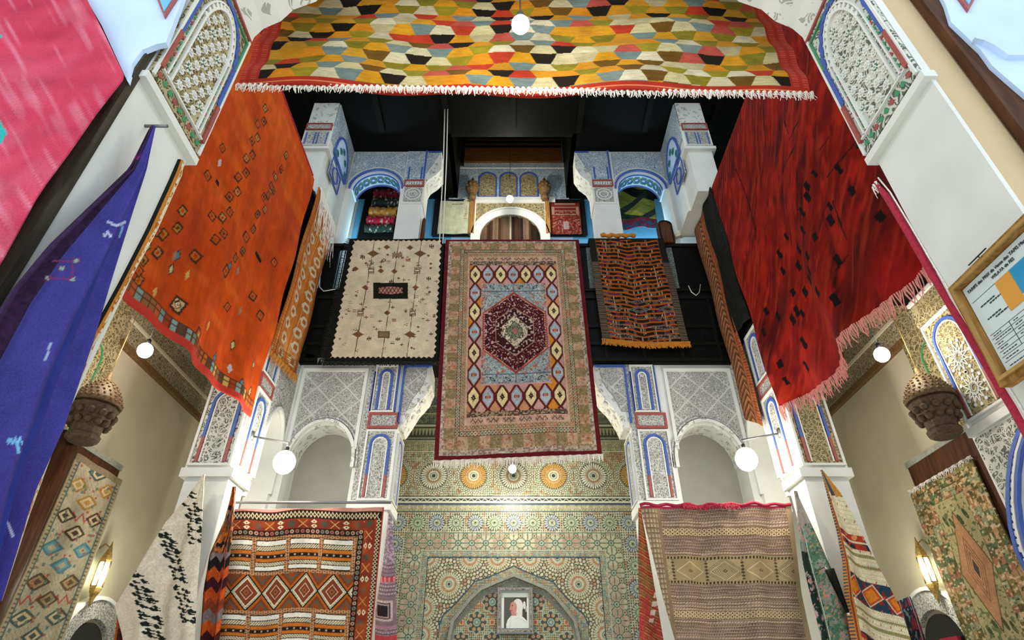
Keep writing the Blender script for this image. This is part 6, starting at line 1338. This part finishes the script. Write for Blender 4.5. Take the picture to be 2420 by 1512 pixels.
s = MB('paperwhite'); a = onY(732, 845, 5.93); s.rect((Vector((a.x, 5.93, a.z)), Vector((.97, 0, -.2)), Vector((.2, 0, .97)), Vector((0, -1, 0))), -.05, .05, -.045, .045, -.01, 0); s.build('card', t)
# cables
def cable(name, pts, r, mat, label): s = MB(mat); s.tube(pts, r, 0, 6); return tag(s.build(name), label, 'cable')
a = onY(1627, 675, 5.9); b = onY(1655, 672, 5.9)
cable('white_cable', [a, onY(1634, 690, 5.88), onY(1645, 698, 5.88), onY(1653, 690, 5.88), b], .006, 'thread', 'thin white cable looping below the rail at the right back corner')
cable('white_cable', [onY(757, 640, 5.88), onY(755, 678, 5.88), onY(765, 688, 5.88), onY(800, 682, 5.88)], .006, 'thread', 'thin white cable looping below the rail left of the cream kilim')
for k, (x0, x1) in enumerate(((1054, 1040), (1061, 1048))):
    a = onY(x0, 228, 5.2); b = onY(x1, 560, 5.2)
    cable('hanging_rope', [Vector((a.x, 5.2, 8.86)), Vector(((a.x+b.x)/2, 5.2, 7.8)), Vector((b.x, 5.2, b.z-.1))], .007, 'thread', 'thin rope falling from the dark ceiling, %s of the pair' % ('left' if k == 0 else 'right'))

# ================================================================ SIDE GALLERIES
def gallery(side):
    L_ = side == 'l'; X = -3.7 if L_ else 3.7; f = FXl(X) if L_ else FXr(X); sg = 1 if L_ else -1
    mp = lambda px, py, d=0: (lambda q: (q.y, q.z))(onX(px, py, (-3.5 if L_ else 3.5)))
    # projecting pier with painted panel
    s = MB('white', 'goldcarved', 'paintblue', 'paintred', 'white', 'paintgreen')
    f5 = FXl(-3.5) if L_ else FXr(3.5); s.rect(f5, 3.62, 4.16, 0, 5.0, -.2, 0, 0)
    arch_panel(s, f5, 3.70, 4.12, 3.47, 4.32, ground=1, line=2, legs=3, white=4, w=.022)
    for cz in (3.66, 3.93):
        for g in range(12):
            a = 2*PI*g/12; b = a+2*PI*5/12; r = .105; p = lambda t: (3.91+r*math.cos(t), cz+r*1.1*math.sin(t))
            s.strip(f5, [p(a), p(b)], .006, .012, .02, 4); s.prism(f5, [(3.91+(r+.015)*math.cos(a)+.014*math.cos(k*PI/3), cz+(r+.015)*1.1*math.sin(a)+.014*math.sin(k*PI/3)) for k in range(6)], .012, .02, 4)
    s.rect(f5, 3.62, 4.16, 4.36, 4.55, 0, .02, 1); s.strip(f5, [(3.62, 4.58), (4.16, 4.58)], .03, 0, .03, 4)
    s.rect(f5, 3.62, 4.16, 3.36, 3.42, 0, .03, 4)
    # green outlined narrow arch behind it
    fw = f; s.rect(fw, 4.20, 4.62, 3.4, 5.0, 0, .02, 1); s.strip(fw, archpath(4.28, 4.50, 3.5, 4.22, 4.36, 12), .012, .02, .03, 5); s.rect(fw, 4.56, 4.66, 3.0, 4.5, 0, .03, 1)
    o = struct('trim_3' if L_ else 'trim_4', s)
    # big scalloped arch in the wall nearer the camera
    s = MB('floral', 'paintblue', 'white', 'paintred')
    pts = [(2425, 985), (2402, 1030), (2388, 1075), (2381, 1130), (2380, 1190), (2386, 1245), (2400, 1300), (2440, 1385)]
    Q = [(lambda q: (q.y, q.z))(onX(a, b, 3.47)) for a, b in pts]
    if L_:
        s.rect(f5, 2.2, 3.62, 0, 5.0, -.2, 0, 2)
    else:
        s.rect(f5, 2.2, 3.62, 2.6, 5.0, -.2, 0, 2); s.prism(f5, [(3.2, 2.6)]+[(min(q[0], 4.1), q[1]) for q in Q][:5]+[(4.1, 2.4), (4.14, 3.34), (3.2, 3.34)], 0, .012, 0)
        s.strip(f5, Q, .03, .0, .03, 1); s.strip(f5, [(a-.05, b) for a, b in Q], .018, 0, .03, 2); s.strip(f5, [(a-.085, b) for a, b in Q], .02, 0, .03, 1)
        for k in range(len(Q)-1):
            for i in range(3):
                a = Q[k][0]+(Q[k+1][0]-Q[k][0])*i/3; b = Q[k][1]+(Q[k+1][1]-Q[k][1])*i/3; s.prism(f5, [(a-.028+.02*math.cos(j*PI/3), b+.02*math.sin(j*PI/3)) for j in range(6)], 0, .022, 2)
    struct('wall_left_arch' if L_ else 'wall_right_arch', s)
    # small doorway further along with carved archivolt
    s = MB('carved', 'black', 'white', 'warmcarved'); yc, r = (5.72, .30) if L_ else (5.62, .33); zt = 2.34 if L_ else 2.40; zs = zt-r
    s.rect(f, yc-r, yc+r, 0, zs, .0, .02, 1); s.prism(f, arc(yc, zs, r*.85, 0, PI, 16), 0, .022, 1); s.strip(f, archpath(yc-r-.06, yc+r+.06, 0, zs, zt+.06, 20), .15, 0, .05, 0); s.strip(f, archpath(yc-r-.15, yc+r+.15, 0, zs, zt+.15, 20), .03, 0, .07, 2)
    struct('door_2' if L_ else 'door_3', s)
gallery('l'); gallery('r')
if True:                                             # red thing glimpsed inside the right doorway
    s = MB('threadred'); s.rect(FXr(3.66), 5.38, 5.62, .3, 2.16, 0, .03); tag(s.build('red_curtain'), 'small red curtain inside the little arched doorway at lower right', 'curtain')
MT['dbark'] = M_plain('dark_carved_cedar', '#4a361c', .75, var=.5, scale=40, bs=.6); MT['dbrass'] = M_plain('browned_brass', '#5a4424', .6, .25, var=.5, scale=60, bs=.5)
# carved hanging lanterns of brass and wood beside the boards
for L_ in (True, False):
    q = onX(190, 1045, -3.30) if L_ else onX(2238, 1032, 3.30)
    t = thing('carved_lantern', q, 'large beaded dome-topped brown lantern above the brown board in the %s gallery' % ('left' if L_ else 'right'), 'lantern')
    s = MB('dbark', 'dbrass'); pr = [(.09, 0), (.115, .02), (.12, .05), (.105, .07), (.11, .12), (.135, .18), (.155, .24), (.17, .28), (.15, .30)]
    s.lathe(q, pr, 0, 12, True)
    for k in range(12):
        g = 2*PI*k/12
        for r, z in ((.15, .22), (.13, .15)): s.ball(q+Vector((r*math.cos(g), r*math.sin(g), z)), .03, 0, 7)
    s.build('body', t)
    s = MB('dbrass'); dp = [(.175, .30), (.18, .315), (.165, .36), (.135, .42), (.10, .47), (.06, .51), (.03, .53), (.02, .58), (.004, .62)]; s.lathe(q, dp, 0, 20)
    for (r, z) in ((.172, .335), (.158, .37), (.142, .405), (.122, .44), (.10, .47), (.075, .497), (.05, .517)):
        n = max(6, int(r*150))
        for k in range(n): g = 2*PI*k/n; s.ball(q+Vector((r*math.cos(g), r*math.sin(g), z)), .011, 0, 5)
    s.build('dome', t)
    s = MB('brass'); s.tube([q+Vector((0, 0, .60)), Vector((q.x, q.y, 4.955))], .004, 0, 6); s.build('chain', t)
# wall lanterns
for L_ in (True, False):
    q = onX(238, 1358, -3.60) if L_ else onX(2191, 1348, 3.60); sg = -1 if L_ else 1
    t = thing('wall_lantern', q, 'slender green-gold wall lantern glowing in the %s gallery' % ('left' if L_ else 'right'), 'lantern')
    s = MB('brass', 'paintgreen')
    s.lathe(q, [(.05, .10), (.052, .12), (.04, .16), (.025, .20), (.012, .24), (.003, .28)], 0, 6, True); s.lathe(q, [(.003, -.26), (.012, -.23), (.025, -.18), (.044, -.14), (.052, -.11), (.05, -.09)], 0, 6, True)
    for k in range(6): g = 2*PI*k/6; s.tube([q+Vector((.05*math.cos(g), .05*math.sin(g), -.10)), q+Vector((.05*math.cos(g), .05*math.sin(g), .11))], .005, 0, 5)
    s.build('cage', t)
    s = MB('lantern'); s.lathe(q, [(.036, -.095), (.046, -.05), (.046, .05), (.036, .10)], 0, 12); s.build('glowing_glass', t)
    s = MB('brass'); s.tube([q+Vector((sg*.0, 0, .22)), q+Vector((sg*.06, 0, .26)), q+Vector((sg*.10, 0, .22))], .007, 0, 6); s.build('bracket', t)
    lamp_light('lantern_light', q+Vector((-sg*.13, -.05, 0)), 7, (1, .97, .82), .06, t)
for x_ in (-2.25, 2.12):
    lamp_light('gallery_light', (x_, 6.62, 7.55), 16, (.50, .80, 1), .08)
# pendant bulbs
bulbs = [(1230, 58, 1.45, .042, 5.04, 7, 'bulb glaring in front of the patchwork kilim at the top'), (1205, 470, 6.45, .055, 10.5, 26, 'bulb hanging before the lit arched doorway of the upper gallery'),
         (1211, 1108, 6.6, .045, 5.94, 42, 'bulb hanging before the mosaic wall under the central carpet'), (672, 1092, 5.22, .10, 4.9, 22, 'big bulb glaring beside the left arch above the banded kilim'),
         (1764, 1085, 5.22, .10, 4.9, 22, 'big bulb glaring beside the right arch above the taupe kilim'), (343, 828, 4.2, .06, 4.96, 14, 'bulb hanging in the left side gallery under the orange rug edge'),
         (2084, 838, 4.2, .06, 4.96, 12, 'bulb hanging in the right side gallery under the red rug fringe')]
for px, py, Y, r, zt, pw, lab in bulbs:
    q = onY(px, py, Y); t = thing('pendant_bulb', q, lab, 'lamp')
    s = MB('bulb'); s.ball(q, r, 0, 16, 1.1); s.build('bulb', t)
    s = MB('black'); s.tube([q+Vector((0, 0, r*.95)), q+Vector((0, 0, r*.95+.05))], .018, 0, 8); s.build('socket', t)
    if 'big bulb' in lab:
        sx = SL+.005 if q.x < 0 else SR-.005; s = MB('metal'); s.tube([q+Vector((0, 0, r+.03)), q+Vector((0, 0, r+.09)), Vector((sx, q.y, q.z+r+.16))], .010, 0, 8); s.lathe((sx, q.y, q.z+r+.12), [(.03, 0), (.03, .08)], 0, 10); s.build('wall_arm', t)
    else: s = MB('black'); s.tube([q+Vector((0, 0, r+.05)), Vector((q.x, q.y, max(zt, q.z+r+.1)))], .004, 0, 5); s.build('cord', t)
    lamp_light('bulb_light', q+Vector((0, -r-.08, -.04)), pw, (1, .95, .84), .05, t)
